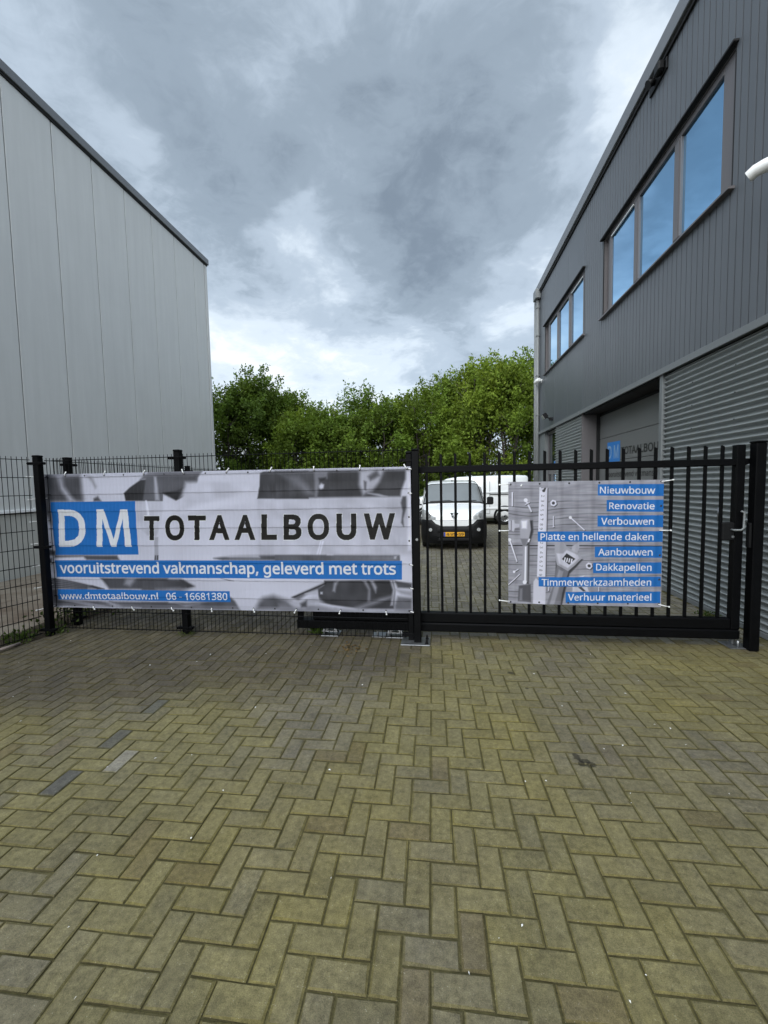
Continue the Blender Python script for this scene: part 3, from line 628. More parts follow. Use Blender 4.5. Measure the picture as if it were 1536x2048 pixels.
FONT=json.loads('{",":[180,[[28,-87,37,-47,47,-3,55,40,61,78,124,78,129,71,118,33,104,-8,87,-49,71,-87]]],"-":[216,[[27,154,27,206,189,206,189,154]]],".":[180,[[89,-9,74,-7,60,1,51,15,48,36,51,57,60,71,74,79,89,81,106,79,119,71,129,57,132,36,129,15,119,1,106,-7]]],"0":[384,[[191,-7,142,1,102,22,72,59,50,108,37,169,33,240,35,290,40,334,49,373,69,422,99,458,140,480,191,487,241,480,281,458,312,422,334,373,347,313,351,240,349,191,344,147,335,108,314,59,284,23,243,1],[191,44,237,56,268,92,281,130,289,180,291,240,289,300,281,349,268,388,237,424,191,437,145,424,115,388,102,349,95,300,92,240,95,180,102,131,115,93,145,56]]],"1":[384,[[181,0,181,335,181,361,181,381,182,399,183,418,173,408,164,400,142,381,91,339,60,379,189,480,238,480,238,0]]],"2":[384,[[32,0,32,49,158,176,191,210,219,240,241,268,257,296,266,324,269,355,263,390,246,415,219,431,185,436,152,433,123,424,96,409,69,390,38,430,68,452,102,470,141,482,185,486,245,478,291,452,320,412,330,359,326,322,314,288,296,256,271,224,241,190,207,155,107,56,107,54,349,54,349,0]]],"3":[384,[[162,-7,126,-5,92,-1,60,7,30,19,30,75,62,61,95,51,130,45,163,43,218,49,256,68,277,98,284,138,275,176,249,202,206,217,150,222,103,222,103,273,150,273,202,279,240,298,263,326,271,363,265,394,247,417,219,432,183,437,147,434,117,425,89,412,62,396,33,437,62,455,96,471,137,483,183,486,248,478,294,453,322,415,331,367,324,324,304,290,273,267,232,253,232,250,282,237,318,214,339,179,346,136,341,97,326,62,302,33,266,11,220,-2]]],"4":[384,[[244,0,244,109,14,109,14,159,240,482,301,482,301,162,371,162,371,109,301,109,301,0],[72,162,244,162,244,313,244,345,245,372,246,396,247,419,244,419,238,406,231,392,223,378,216,367]]],"5":[384,[[167,-7,131,-5,97,0,67,8,42,19,42,75,69,62,101,52,135,46,167,44,215,50,253,69,277,101,285,147,278,189,257,219,219,238,165,244,145,244,122,241,100,238,83,234,54,253,72,480,312,480,312,426,122,426,111,287,124,289,142,291,162,293,185,294,231,290,270,278,302,257,335,213,346,153,341,107,325,68,299,36,263,12,219,-2]]],"6":[384,[[200,-7,157,-1,118,16,84,45,59,86,47,120,39,160,37,205,39,256,46,307,59,354,79,397,108,434,146,462,195,480,257,486,271,486,288,485,303,483,316,480,316,430,303,433,288,436,273,437,258,438,215,434,181,422,153,404,132,380,117,351,106,318,100,282,96,244,100,244,119,266,143,284,174,296,214,300,270,291,314,262,343,216,353,154,348,108,334,69,311,36,263,4],[199,43,238,50,268,70,288,105,294,154,288,195,271,227,242,247,201,254,172,251,146,241,126,226,110,208,100,187,97,166,100,137,108,108,122,82,142,61,168,48]]],"7":[384,[[91,0,288,426,30,426,30,480,351,480,351,434,156,0]]],"8":[384,[[193,-7,146,-3,106,8,75,27,43,68,33,122,36,153,47,179,63,202,83,221,107,237,132,251,100,273,73,299,54,332,48,372,53,406,67,434,89,456,118,473,153,483,191,486,249,479,295,457,325,421,335,371,332,344,323,321,308,301,289,283,268,268,244,254,272,239,298,222,319,203,336,181,347,155,351,124,340,70,308,29,258,2],[194,277,226,293,253,312,271,337,277,369,271,399,253,421,226,434,191,439,157,434,130,421,112,399,106,369,109,347,118,328,132,312,150,299,171,288],[192,40,235,46,267,63,286,90,293,124,286,156,265,182,233,203,192,222,181,226,142,206,114,183,96,155,91,122,97,90,116,63,147,46]]],"9":[384,[[129,-7,114,-6,98,-5,82,-3,69,0,69,50,96,44,128,42,171,46,205,57,233,75,254,99,269,128,280,161,286,197,289,235,285,235,267,214,243,196,211,183,171,179,115,189,72,217,43,263,34,324,38,371,53,411,76,443,106,467,143,481,187,486,230,480,269,463,302,434,328,393,340,359,347,320,349,275,347,223,340,173,327,125,307,82,279,46,240,17,191,-1],[184,226,214,229,240,239,261,254,276,272,286,292,289,314,287,342,278,371,264,397,244,418,218,432,187,437,149,430,119,409,99,374,92,325,98,284,115,252,143,232]]],"A":[429,[[0,0,187,482,242,482,428,0,366,0,308,148,118,148,61,0],[138,202,290,202,236,347,234,355,230,367,225,381,221,396,217,409,214,419,209,399,203,378,197,361,193,347]]],"B":[437,[[65,0,65,480,202,480,257,477,303,468,338,453,373,417,384,361,378,322,361,290,332,268,293,255,293,251,322,244,348,234,369,218,386,197,397,170,400,136,389,79,356,36,322,16,282,4,234,0],[126,275,214,275,266,280,299,295,316,320,322,354,315,388,294,411,258,424,205,428,126,428],[126,51,222,51,276,57,311,76,330,105,336,141,329,175,310,202,274,219,218,225,126,225]]],"D":[490,[[65,0,65,480,213,480,259,477,301,468,338,453,385,419,420,374,436,336,446,293,449,244,442,170,420,109,383,61,333,27,272,7,199,0],[126,52,191,52,299,73,364,136,385,242,380,301,364,348,338,383,302,408,258,423,204,428,126,428]]],"L":[352,[[65,0,65,480,126,480,126,54,335,54,335,0]]],"M":[609,[[65,0,65,480,154,480,302,87,305,87,455,480,544,480,544,0,484,0,484,295,485,330,486,364,487,395,489,420,486,420,326,0,277,0,119,420,116,420,118,396,120,364,121,328,121,291,121,0]]],"N":[510,[[65,0,65,480,135,480,391,83,394,83,392,115,390,162,389,186,389,209,389,480,445,480,445,0,375,0,118,398,116,398,117,372,119,340,120,304,121,268,121,0]]],"O":[525,[[263,-7,216,-3,174,7,139,24,96,61,65,111,52,150,44,193,41,241,44,288,52,331,65,370,96,419,139,456,174,473,216,483,263,487,309,484,349,473,384,456,427,420,458,370,472,331,481,288,484,240,481,193,472,150,458,110,427,61,384,24,349,7,308,-3],[263,46,312,51,352,69,382,98,403,137,416,184,420,240,416,297,403,344,382,382,352,411,313,428,263,434,214,428,174,411,143,382,122,344,109,297,105,240,109,184,122,137,143,98,173,69,213,51]]],"P":[406,[[65,0,65,480,192,480,249,475,295,463,329,443,361,398,372,338,368,300,354,264,330,233,294,208,245,192,181,187,126,187,126,0],[126,238,174,238,234,244,276,261,301,290,310,336,302,376,280,405,242,422,187,428,126,428]]],"R":[418,[[65,0,65,480,197,480,252,476,296,464,329,446,361,403,372,343,369,308,358,279,342,256,322,239,300,225,276,215,408,0,337,0,221,198,126,198,126,0],[126,249,197,249,248,255,283,272,303,301,310,340,303,381,281,407,245,422,194,427,126,427]]],"T":[373,[[156,0,156,426,7,426,7,480,366,480,366,426,217,426,217,0]]],"U":[491,[[243,-7,188,-1,143,15,107,42,81,78,66,121,60,171,60,480,121,480,121,169,129,117,152,78,191,54,246,46,303,54,341,80,363,120,370,169,370,480,430,480,430,169,425,122,410,80,384,44,348,16,301,-1]]],"V":[403,[[171,0,0,480,63,480,171,172,181,143,189,117,196,91,201,67,207,91,214,117,222,144,232,173,339,480,403,480,232,0]]],"W":[625,[[135,0,8,480,71,480,146,187,153,156,160,127,165,99,169,73,173,100,179,130,186,160,194,190,279,480,341,480,429,188,438,157,445,127,451,98,455,73,459,98,465,127,471,156,479,187,553,480,616,480,488,0,427,0,334,314,323,353,318,372,314,388,310,409,308,395,303,372,295,343,287,312,196,0]]],"a":[377,[[144,-7,100,0,63,19,39,52,31,100,41,148,73,183,106,200,150,210,203,215,265,217,265,238,260,277,245,301,222,314,190,318,163,316,136,310,112,301,89,291,71,335,96,347,126,357,159,364,193,366,251,359,291,337,314,300,322,245,322,0,279,0,268,51,265,51,241,25,216,7,185,-3],[158,41,200,47,234,66,256,98,264,144,264,176,211,174,154,167,118,152,98,130,92,99,97,73,110,55,132,44]]],"b":[413,[[228,-7,189,-3,158,9,134,26,116,46,111,46,99,0,57,0,57,510,116,510,116,386,116,364,115,344,114,326,113,312,116,312,134,333,158,351,189,362,228,366,288,354,335,319,358,283,372,237,376,180,372,123,358,77,335,40,288,5],[219,42,261,51,291,78,309,121,315,181,304,256,272,302,218,317,169,309,138,284,122,242,116,182,116,179,122,121,138,78,169,51]]],"c":[322,[[201,-7,156,-2,117,13,83,38,58,73,42,120,37,178,42,238,59,286,85,322,119,347,160,362,206,367,233,365,259,361,282,355,300,347,282,298,265,304,244,310,224,314,204,315,145,300,110,254,98,179,105,121,124,79,156,53,201,44,229,46,253,50,274,57,294,65,294,13,275,4,254,-2,230,-5]]],"d":[413,[[185,-7,124,5,77,40,55,76,41,123,37,179,41,236,55,283,78,319,125,355,185,367,223,363,254,351,278,334,297,314,301,314,299,339,297,355,297,367,297,510,356,510,356,0,308,0,300,48,297,48,278,27,254,9,223,-3],[194,42,243,50,274,74,292,113,298,168,298,179,292,238,275,282,244,309,193,318,152,308,122,280,104,235,98,178,104,121,122,78,152,51]]],"e":[379,[[210,-7,162,-2,120,14,85,40,59,76,42,122,37,177,42,232,57,279,81,316,112,344,151,361,196,367,239,362,276,347,305,322,327,290,340,250,345,204,345,169,98,169,107,115,129,76,165,52,213,44,245,45,274,50,301,58,328,69,328,17,301,6,274,-1,245,-5],[99,216,283,216,277,257,262,290,234,311,195,318,158,312,129,291,109,259]]],"g":[413,[[195,-161,145,-159,102,-151,65,-138,65,-84,103,-100,148,-109,198,-112,240,-105,271,-85,291,-53,298,-11,298,3,298,13,298,27,299,39,300,48,297,48,268,17,231,-1,185,-7,123,6,76,42,54,79,41,125,37,179,41,233,54,278,76,316,123,354,185,367,219,363,249,353,275,336,298,312,301,312,309,360,356,360,356,-6,352,-53,338,-92,317,-122,286,-144,245,-157],[194,42,241,49,273,71,292,109,298,165,298,179,292,243,273,285,240,309,193,317,153,308,123,281,104,237,98,179,104,120,123,77,153,50]]],"h":[415,[[57,0,57,510,116,510,116,361,115,335,113,310,117,310,137,334,164,352,195,362,229,366,287,358,328,335,352,294,361,234,361,0,302,0,302,230,282,295,222,317,171,309,139,283,122,242,116,186,116,0]]],"i":[173,[[87,420,74,422,62,429,55,441,52,457,55,474,62,486,74,493,87,495,100,493,111,486,119,474,122,457,119,441,111,429,100,422],[57,0,57,360,116,360,116,0]]],"k":[359,[[57,0,57,510,116,510,116,244,115,231,115,216,114,199,113,185,116,185,128,201,144,221,152,231,158,238,273,360,343,360,197,206,353,0,281,0,156,168,116,132,116,0]]],"l":[173,[[57,0,57,510,116,510,116,0]]],"m":[628,[[57,0,57,360,105,360,113,311,117,311,137,336,162,353,192,363,223,367,273,360,310,340,333,306,336,306,358,333,386,352,418,363,452,367,505,359,543,335,566,295,574,234,574,0,515,0,515,232,497,296,442,317,397,309,367,287,350,250,345,199,345,0,286,0,286,232,268,296,212,317,166,309,137,283,121,242,116,187,116,0]]],"n":[415,[[57,0,57,360,105,360,113,311,117,311,138,336,165,353,197,363,230,367,287,359,328,335,352,295,361,234,361,0,302,0,302,230,282,295,222,317,171,309,139,283,122,242,116,187,116,0]]],"o":[406,[[202,-7,157,-1,117,15,84,42,58,79,42,125,37,181,42,236,57,282,82,318,116,345,156,361,204,367,250,361,290,345,324,318,349,282,365,236,370,181,365,126,350,79,325,42,291,15,250,-1],[203,42,251,52,283,80,303,123,309,181,303,238,283,281,251,308,203,317,155,308,123,281,104,238,98,181,104,123,123,80,156,52]]],"p":[413,[[57,-161,57,360,105,360,113,311,116,311,135,333,158,351,189,363,228,367,288,355,335,320,358,284,372,238,376,181,372,124,358,78,335,41,288,5,228,-7,190,-3,159,9,135,26,116,46,112,46,113,33,115,17,116,1,116,-13,116,-161],[219,42,249,47,273,60,291,82,305,110,312,143,315,181,309,237,291,280,261,308,218,317,171,309,140,286,123,247,116,192,116,181,122,122,138,78,169,51]]],"r":[277,[[57,0,57,360,105,360,112,294,115,294,135,322,160,345,190,361,225,367,235,366,247,366,258,364,267,363,260,308,251,310,241,312,231,313,221,313,194,309,169,298,147,280,131,256,120,226,116,192,116,0]]],"s":[322,[[148,-7,113,-5,83,-1,57,7,35,16,35,70,59,60,87,50,118,43,149,41,188,45,214,55,229,72,234,94,233,107,227,118,217,129,200,140,177,151,146,164,113,177,86,191,64,206,48,223,38,244,34,271,44,312,72,342,115,360,169,367,201,365,231,360,258,353,284,343,264,296,241,304,216,312,191,317,165,318,133,315,110,307,95,293,91,275,93,261,99,249,111,239,129,229,152,219,183,206,215,193,242,180,263,165,279,147,288,126,291,99,282,53,253,20,207,0]]],"t":[242,[[167,-7,140,-4,115,3,94,16,77,37,65,66,62,105,62,314,11,314,11,343,62,366,86,443,121,443,121,360,225,360,225,314,121,314,121,106,125,77,137,57,155,46,177,42,191,42,205,44,218,46,228,49,228,4,216,0,201,-4,184,-6]]],"u":[415,[[184,-7,127,1,86,25,61,65,53,124,53,360,113,360,113,128,133,64,193,42,243,51,276,76,293,117,299,173,299,360,358,360,358,0,310,0,301,48,298,48,277,23,250,6,218,-3]]],"v":[341,[[136,0,0,360,63,360,140,148,145,132,151,115,157,97,162,80,166,65,169,52,171,52,175,65,179,81,184,98,190,116,201,148,278,360,341,360,204,0]]],"w":[528,[[106,1,7,361,69,361,118,169,125,140,132,110,138,83,142,61,144,61,151,89,155,107,159,125,164,142,169,158,232,361,297,361,359,158,366,134,373,108,379,83,383,62,385,62,389,82,395,108,402,138,410,169,460,361,520,361,420,1,351,1,289,203,281,231,274,258,265,299,262,299,258,281,253,258,246,231,238,203,173,1]]],"z":[316,[[26,0,26,39,220,314,38,314,38,360,285,360,285,316,94,46,289,46,289,0]]]," ":[175,[]]}')
ART_A=json.loads('[[0.8,0.02,[[-1.994,1.564],[-0.08,1.562],[-0.088,0.951],[-2.004,0.942]]],[0.79,0.01,[[-3.471,1.568],[-3.131,1.563],[-3.126,1.47],[-3.233,1.148],[-3.341,1.169],[-3.467,1.292]]],[0.4,0.03,[[-4.737,1.918],[-4.158,1.889],[-4.133,1.606],[-4.148,1.571],[-4.332,1.57],[-4.566,1.571],[-4.566,1.425],[-4.567,1.3],[-4.672,1.426],[-4.759,1.658]]],[0.74,0.03,[[-4.459,1.88],[-4.401,1.879],[-4.382,1.755],[-4.25,1.582],[-4.321,1.573],[-4.425,1.725]]],[0.62,0.02,[[-4.068,1.871],[-4.012,1.86],[-3.963,1.747],[-3.97,1.727],[-4.015,1.809]]],[0.36,0.012,[[-4.002,1.604],[-3.949,1.629],[-3.908,1.572],[-4.004,1.574]]],[0.31,0.006,[[-3.609,1.659],[-3.527,1.728],[-3.446,1.777],[-3.389,1.811],[-3.301,1.812],[-3.183,1.782],[-3.121,1.731],[-3.131,1.565],[-3.593,1.572]]],[0.5,0.01,[[-3.4,1.811],[-3.341,1.87],[-3.286,1.884],[-3.004,1.887],[-3.01,1.778],[-3.225,1.803],[-3.301,1.819]]],[0.46,0.008,[[-3.29,1.894],[-2.625,1.893],[-2.687,1.821],[-2.696,1.762],[-2.73,1.723],[-2.798,1.645],[-2.842,1.621],[-2.963,1.568],[-3.121,1.641],[-3.136,1.571],[-3.376,1.575],[-3.328,1.815]]],[0.72,0.012,[[-3.222,1.842],[-3.195,1.842],[-3.168,1.571],[-3.223,1.572]]],[0.28,0.008,[[-3.122,1.659],[-2.946,1.676],[-2.836,1.725],[-2.805,1.705],[-2.863,1.617],[-2.962,1.573]]],[0.6,0.02,[[-2.859,1.686],[-2.717,1.762],[-2.741,1.713],[-2.841,1.626],[-2.918,1.598]]],[0.4,0.03,[[-3.098,1.84],[-2.702,1.841],[-2.715,1.792],[-3.08,1.77]]],[0.82,0.02,[[-2.833,1.774],[-1.971,1.747],[-1.984,1.68],[-2.634,1.524],[-2.959,1.438],[-2.9,1.528]]],[0.32,0.006,[[-1.951,1.852],[-1.905,1.871],[-1.397,1.868],[-1.407,1.564],[-1.993,1.573],[-1.962,1.708]]],[0.33,0.012,[[-1.777,1.873],[-0.342,1.853],[-0.348,1.753],[-0.393,1.639],[-0.404,1.572],[-1.788,1.576]]],[0.5,0.03,[[-1.716,1.832],[-1.511,1.807],[-1.334,1.607],[-1.415,1.608]]],[0.58,0.012,[[-1.336,1.857],[-1.185,1.854],[-1.192,1.781],[-1.279,1.724],[-1.314,1.577],[-1.335,1.577]]],[0.3,0.01,[[-1.288,1.783],[-1.207,1.791],[-1.208,1.752],[-1.279,1.734]]],[0.82,0.008,[[-1.285,1.704],[-1.259,1.728],[-1.229,1.713],[-1.235,1.674],[-1.266,1.663],[-1.286,1.68]]],[0.7,0.02,[[-0.836,1.85],[-0.747,1.877],[-0.562,1.877],[-0.624,1.73],[-0.704,1.635],[-0.753,1.617],[-0.808,1.588],[-0.845,1.705]]],[0.4,0.015,[[-0.745,1.79],[-0.65,1.855],[-0.622,1.797],[-0.721,1.746]]],[0.36,0.01,[[-0.79,1.743],[-0.765,1.733],[-0.772,1.646],[-0.787,1.656]]],[0.72,0.008,[[-0.753,1.617],[-0.636,1.603],[-0.539,1.574],[-0.608,1.573],[-0.754,1.607]]],[0.38,0.008,[[-0.38,1.572],[-0.344,1.571],[-0.343,1.456],[-0.377,1.341],[-0.373,1.249],[-0.401,1.293],[-0.383,1.418],[-0.4,1.505]]],[0.93,0.01,[[-0.322,1.857],[-0.284,1.865],[-0.293,0.991],[-0.337,0.991]]],[0.93,0.006,[[-1.288,1.1],[-1.248,1.1],[-1.31,0.89],[-1.362,0.89]]],[0.78,0.004,[[-1.276,1.1],[-1.266,1.1],[-1.328,0.89],[-1.338,0.89]]],[0.4,0.012,[[-2.539,0.906],[-2.348,0.931],[-2.004,0.942],[-1.23,0.944],[-1.231,0.886],[-2.434,0.884]]],[0.84,0.02,[[-2.431,0.941],[-2.009,0.942],[-1.995,0.917],[-2.348,0.918]]],[0.43,0.006,[[-1.813,0.941],[-0.425,0.942],[-0.421,0.884],[-1.816,0.878]]],[0.5,0.02,[[-1.13,0.938],[-0.435,0.94],[-0.436,0.883],[-1.132,0.88]]],[0.75,0.006,[[-0.483,0.932],[-0.454,0.937],[-0.464,0.903],[-0.484,0.908]]],[0.38,0.012,[[-4.67,1.02],[-4.555,0.983],[-4.558,0.939],[-4.672,0.928]]],[0.4,0.012,[[-4.565,0.936],[-3.748,0.935],[-3.716,0.879],[-4.142,0.881],[-4.185,0.921],[-4.567,0.907]]],[0.34,0.012,[[-4.657,0.893],[-4.603,0.899],[-4.597,0.835],[-4.656,0.834]]],[0.7,0.004,[[-3.257,1.148],[-3.211,1.148],[-3.224,0.883],[-3.273,0.883]]],[0.35,0.004,[[-3.265,0.936],[-3.25,0.936],[-3.253,0.883],[-3.269,0.883]]],[0.35,0.004,[[-3.239,0.936],[-3.221,0.936],[-3.224,0.883],[-3.242,0.883]]],[0.94,0.006,[[-3.349,1.574],[-3.329,1.574],[-3.306,1.473],[-3.305,1.402],[-3.327,1.402]]],[0.36,0.015,[[-3.978,0.668],[-3.118,0.673],[-3.126,0.54],[-3.873,0.533]]],[0.62,0.02,[[-3.653,0.668],[-3.518,0.669],[-3.603,0.57],[-3.681,0.59]]],[0.4,0.02,[[-3.445,0.663],[-2.949,0.66],[-2.791,0.58],[-2.857,0.557],[-2.979,0.524],[-3.454,0.52]]],[0.3,0.008,[[-2.971,0.651],[-2.917,0.65],[-2.802,0.582],[-2.878,0.566]]],[0.62,0.02,[[-3.275,0.543],[-2.976,0.562],[-2.88,0.533],[-3.231,0.523]]],[0.45,0.004,[[-2.465,0.675],[-2.308,0.648],[-2.361,0.648]]],[0.52,0.012,[[-4.67,0.666],[-4.418,0.632],[-4.21,0.594],[-3.948,0.532],[-4.556,0.524],[-4.675,0.533]]],[0.3,0.004,[[-4.67,0.661],[-4.418,0.629],[-4.164,0.579],[-4.165,0.573],[-4.418,0.622],[-4.671,0.654]]],[0.3,0.004,[[-4.672,0.636],[-4.42,0.607],[-4.165,0.566],[-4.166,0.561],[-4.42,0.601],[-4.673,0.628]]],[0.3,0.004,[[-4.675,0.61],[-4.421,0.586],[-4.166,0.553],[-4.167,0.548],[-4.422,0.58],[-4.675,0.602]]],[0.3,0.004,[[-4.677,0.584],[-4.423,0.565],[-4.167,0.54],[-4.167,0.535],[-4.423,0.558],[-4.677,0.577]]],[0.3,0.004,[[-4.679,0.558],[-4.425,0.543],[-4.168,0.528],[-4.168,0.522],[-4.425,0.537],[-4.679,0.551]]],[0.3,0.006,[[-4.165,0.571],[-4.095,0.574],[-3.936,0.534],[-4.029,0.531]]],[0.42,0.012,[[-4.67,0.524],[-4.554,0.526],[-4.564,0.395],[-3.878,0.385],[-3.7,0.315],[-4.657,0.316]]],[0.72,0.02,[[-3.969,0.394],[-3.844,0.383],[-3.705,0.325],[-3.813,0.327]]],[0.62,0.006,[[-4.485,0.382],[-4.437,0.382],[-4.044,0.323],[-4.09,0.322]]],[0.62,0.006,[[-4.414,0.383],[-4.366,0.383],[-3.974,0.324],[-4.021,0.323]]],[0.62,0.006,[[-4.343,0.385],[-4.296,0.384],[-3.905,0.325],[-3.951,0.325]]],[0.42,0.015,[[-3.878,0.385],[-3.135,0.388],[-3.139,0.317],[-3.705,0.314]]],[0.42,0.012,[[-3.463,0.379],[-2.91,0.385],[-2.393,0.423],[-2.359,0.459],[-2.309,0.414],[-2.25,0.312],[-3.468,0.311]]],[0.64,0.012,[[-3.041,0.381],[-2.955,0.362],[-2.737,0.376],[-2.912,0.342]]],[0.45,0.03,[[-2.072,0.316],[-2.016,0.419],[-1.968,0.46],[-1.848,0.487],[-1.646,0.426],[-1.65,0.324]]],[0.55,0.02,[[-1.792,0.395],[-1.331,0.383],[-1.127,0.346],[-1.128,0.295],[-1.795,0.302]]],[0.32,0.008,[[-1.256,0.663],[-0.498,0.678],[-0.479,0.558],[-0.494,0.359],[-0.843,0.352],[-1.187,0.394],[-1.32,0.422],[-1.336,0.566],[-1.262,0.613]]],[0.45,0.015,[[-1.636,0.468],[-1.262,0.633],[-1.315,0.566],[-1.473,0.501],[-1.559,0.435]]],[0.22,0.006,[[-1.631,0.472],[-1.241,0.638],[-1.242,0.626],[-1.599,0.468]]],[0.78,0.01,[[-1.483,0.513],[-1.336,0.561],[-1.343,0.505],[-1.421,0.502]]],[0.74,0.02,[[-1.685,0.417],[-1.527,0.441],[-1.349,0.485],[-1.278,0.425],[-1.424,0.391],[-1.499,0.339],[-1.614,0.357]]],[0.35,0.015,[[-1.539,0.399],[-1.465,0.437],[-1.467,0.36],[-1.53,0.353]]],[0.82,0.006,[[-1.306,0.536],[-1.28,0.536],[-1.281,0.511],[-1.307,0.511]]],[0.66,0.012,[[-1.149,0.644],[-1.097,0.665],[-1.128,0.599],[-1.142,0.538],[-1.17,0.548]]],[0.6,0.012,[[-0.83,0.668],[-0.79,0.668],[-0.747,0.574],[-0.751,0.434],[-0.781,0.433],[-0.773,0.564]]],[0.66,0.012,[[-0.75,0.669],[-0.715,0.669],[-0.677,0.595],[-0.689,0.535],[-0.708,0.574]]],[0.74,0.008,[[-0.532,0.671],[-0.508,0.676],[-0.478,0.568],[-0.503,0.398],[-0.533,0.398],[-0.505,0.567]]],[0.58,0.02,[[-0.923,0.37],[-0.64,0.476],[-0.501,0.508],[-0.502,0.488],[-0.741,0.394],[-0.883,0.341]]],[0.4,0.01,[[-0.483,0.672],[-0.298,0.639],[-0.298,0.59],[-0.451,0.593]]],[0.72,0.015,[[-0.47,0.573],[-0.299,0.55],[-0.3,0.501],[-0.413,0.524]]],[0.45,0.015,[[-0.452,0.499],[-0.3,0.481],[-0.303,0.303],[-0.485,0.309],[-0.488,0.399]]],[0.62,0.02,[[-1.147,0.346],[-0.302,0.352],[-0.303,0.283],[-1.149,0.285]]]]')
BOX_A=json.loads('[[[-4.572,1.572],[-3.474,1.568],[-3.471,0.944],[-4.556,0.939]],[[-4.563,0.877],[-0.399,0.886],[-0.402,0.682],[-4.559,0.673]],[[-4.554,0.526],[-2.367,0.528],[-2.36,0.403],[-4.564,0.397]]]')
LET_A=json.loads('[["D","w",[-4.499,1.036],[-4.144,1.036],[-4.125,1.477],[-4.477,1.482]],["M","w",[-4.001,1.036],[-3.552,1.036],[-3.577,1.473],[-3.974,1.478]],["T","k",[-3.389,1.113],[-3.195,1.112],[-3.178,1.393],[-3.371,1.395]],["O","k",[-3.125,1.109],[-2.884,1.109],[-2.868,1.399],[-3.108,1.402]],["T","k",[-2.838,1.112],[-2.626,1.111],[-2.611,1.393],[-2.822,1.395]],["A","k",[-2.586,1.113],[-2.339,1.112],[-2.326,1.396],[-2.572,1.398]],["A","k",[-2.282,1.113],[-2.032,1.113],[-2.02,1.395],[-2.268,1.397]],["L","k",[-1.964,1.114],[-1.783,1.114],[-1.772,1.396],[-1.953,1.398]],["B","k",[-1.707,1.111],[-1.5,1.111],[-1.49,1.394],[-1.696,1.396]],["O","k",[-1.432,1.109],[-1.189,1.108],[-1.181,1.398],[-1.422,1.4]],["U","k",[-1.11,1.108],[-0.888,1.107],[-0.881,1.396],[-1.102,1.399]],["W","k",[-0.81,1.114],[-0.468,1.113],[-0.463,1.395],[-0.803,1.398]]]')
TXT_A=json.loads('[["vooruitstrevend vakmanschap, geleverd met trots","w",[-4.507,0.723],[-0.466,0.738],0.128],["www.dmtotaalbouw.nl","w",[-4.527,0.406],[-3.252,0.421],0.078],["06 - 16681380","w",[-3.149,0.418],[-2.397,0.427],0.081]]')
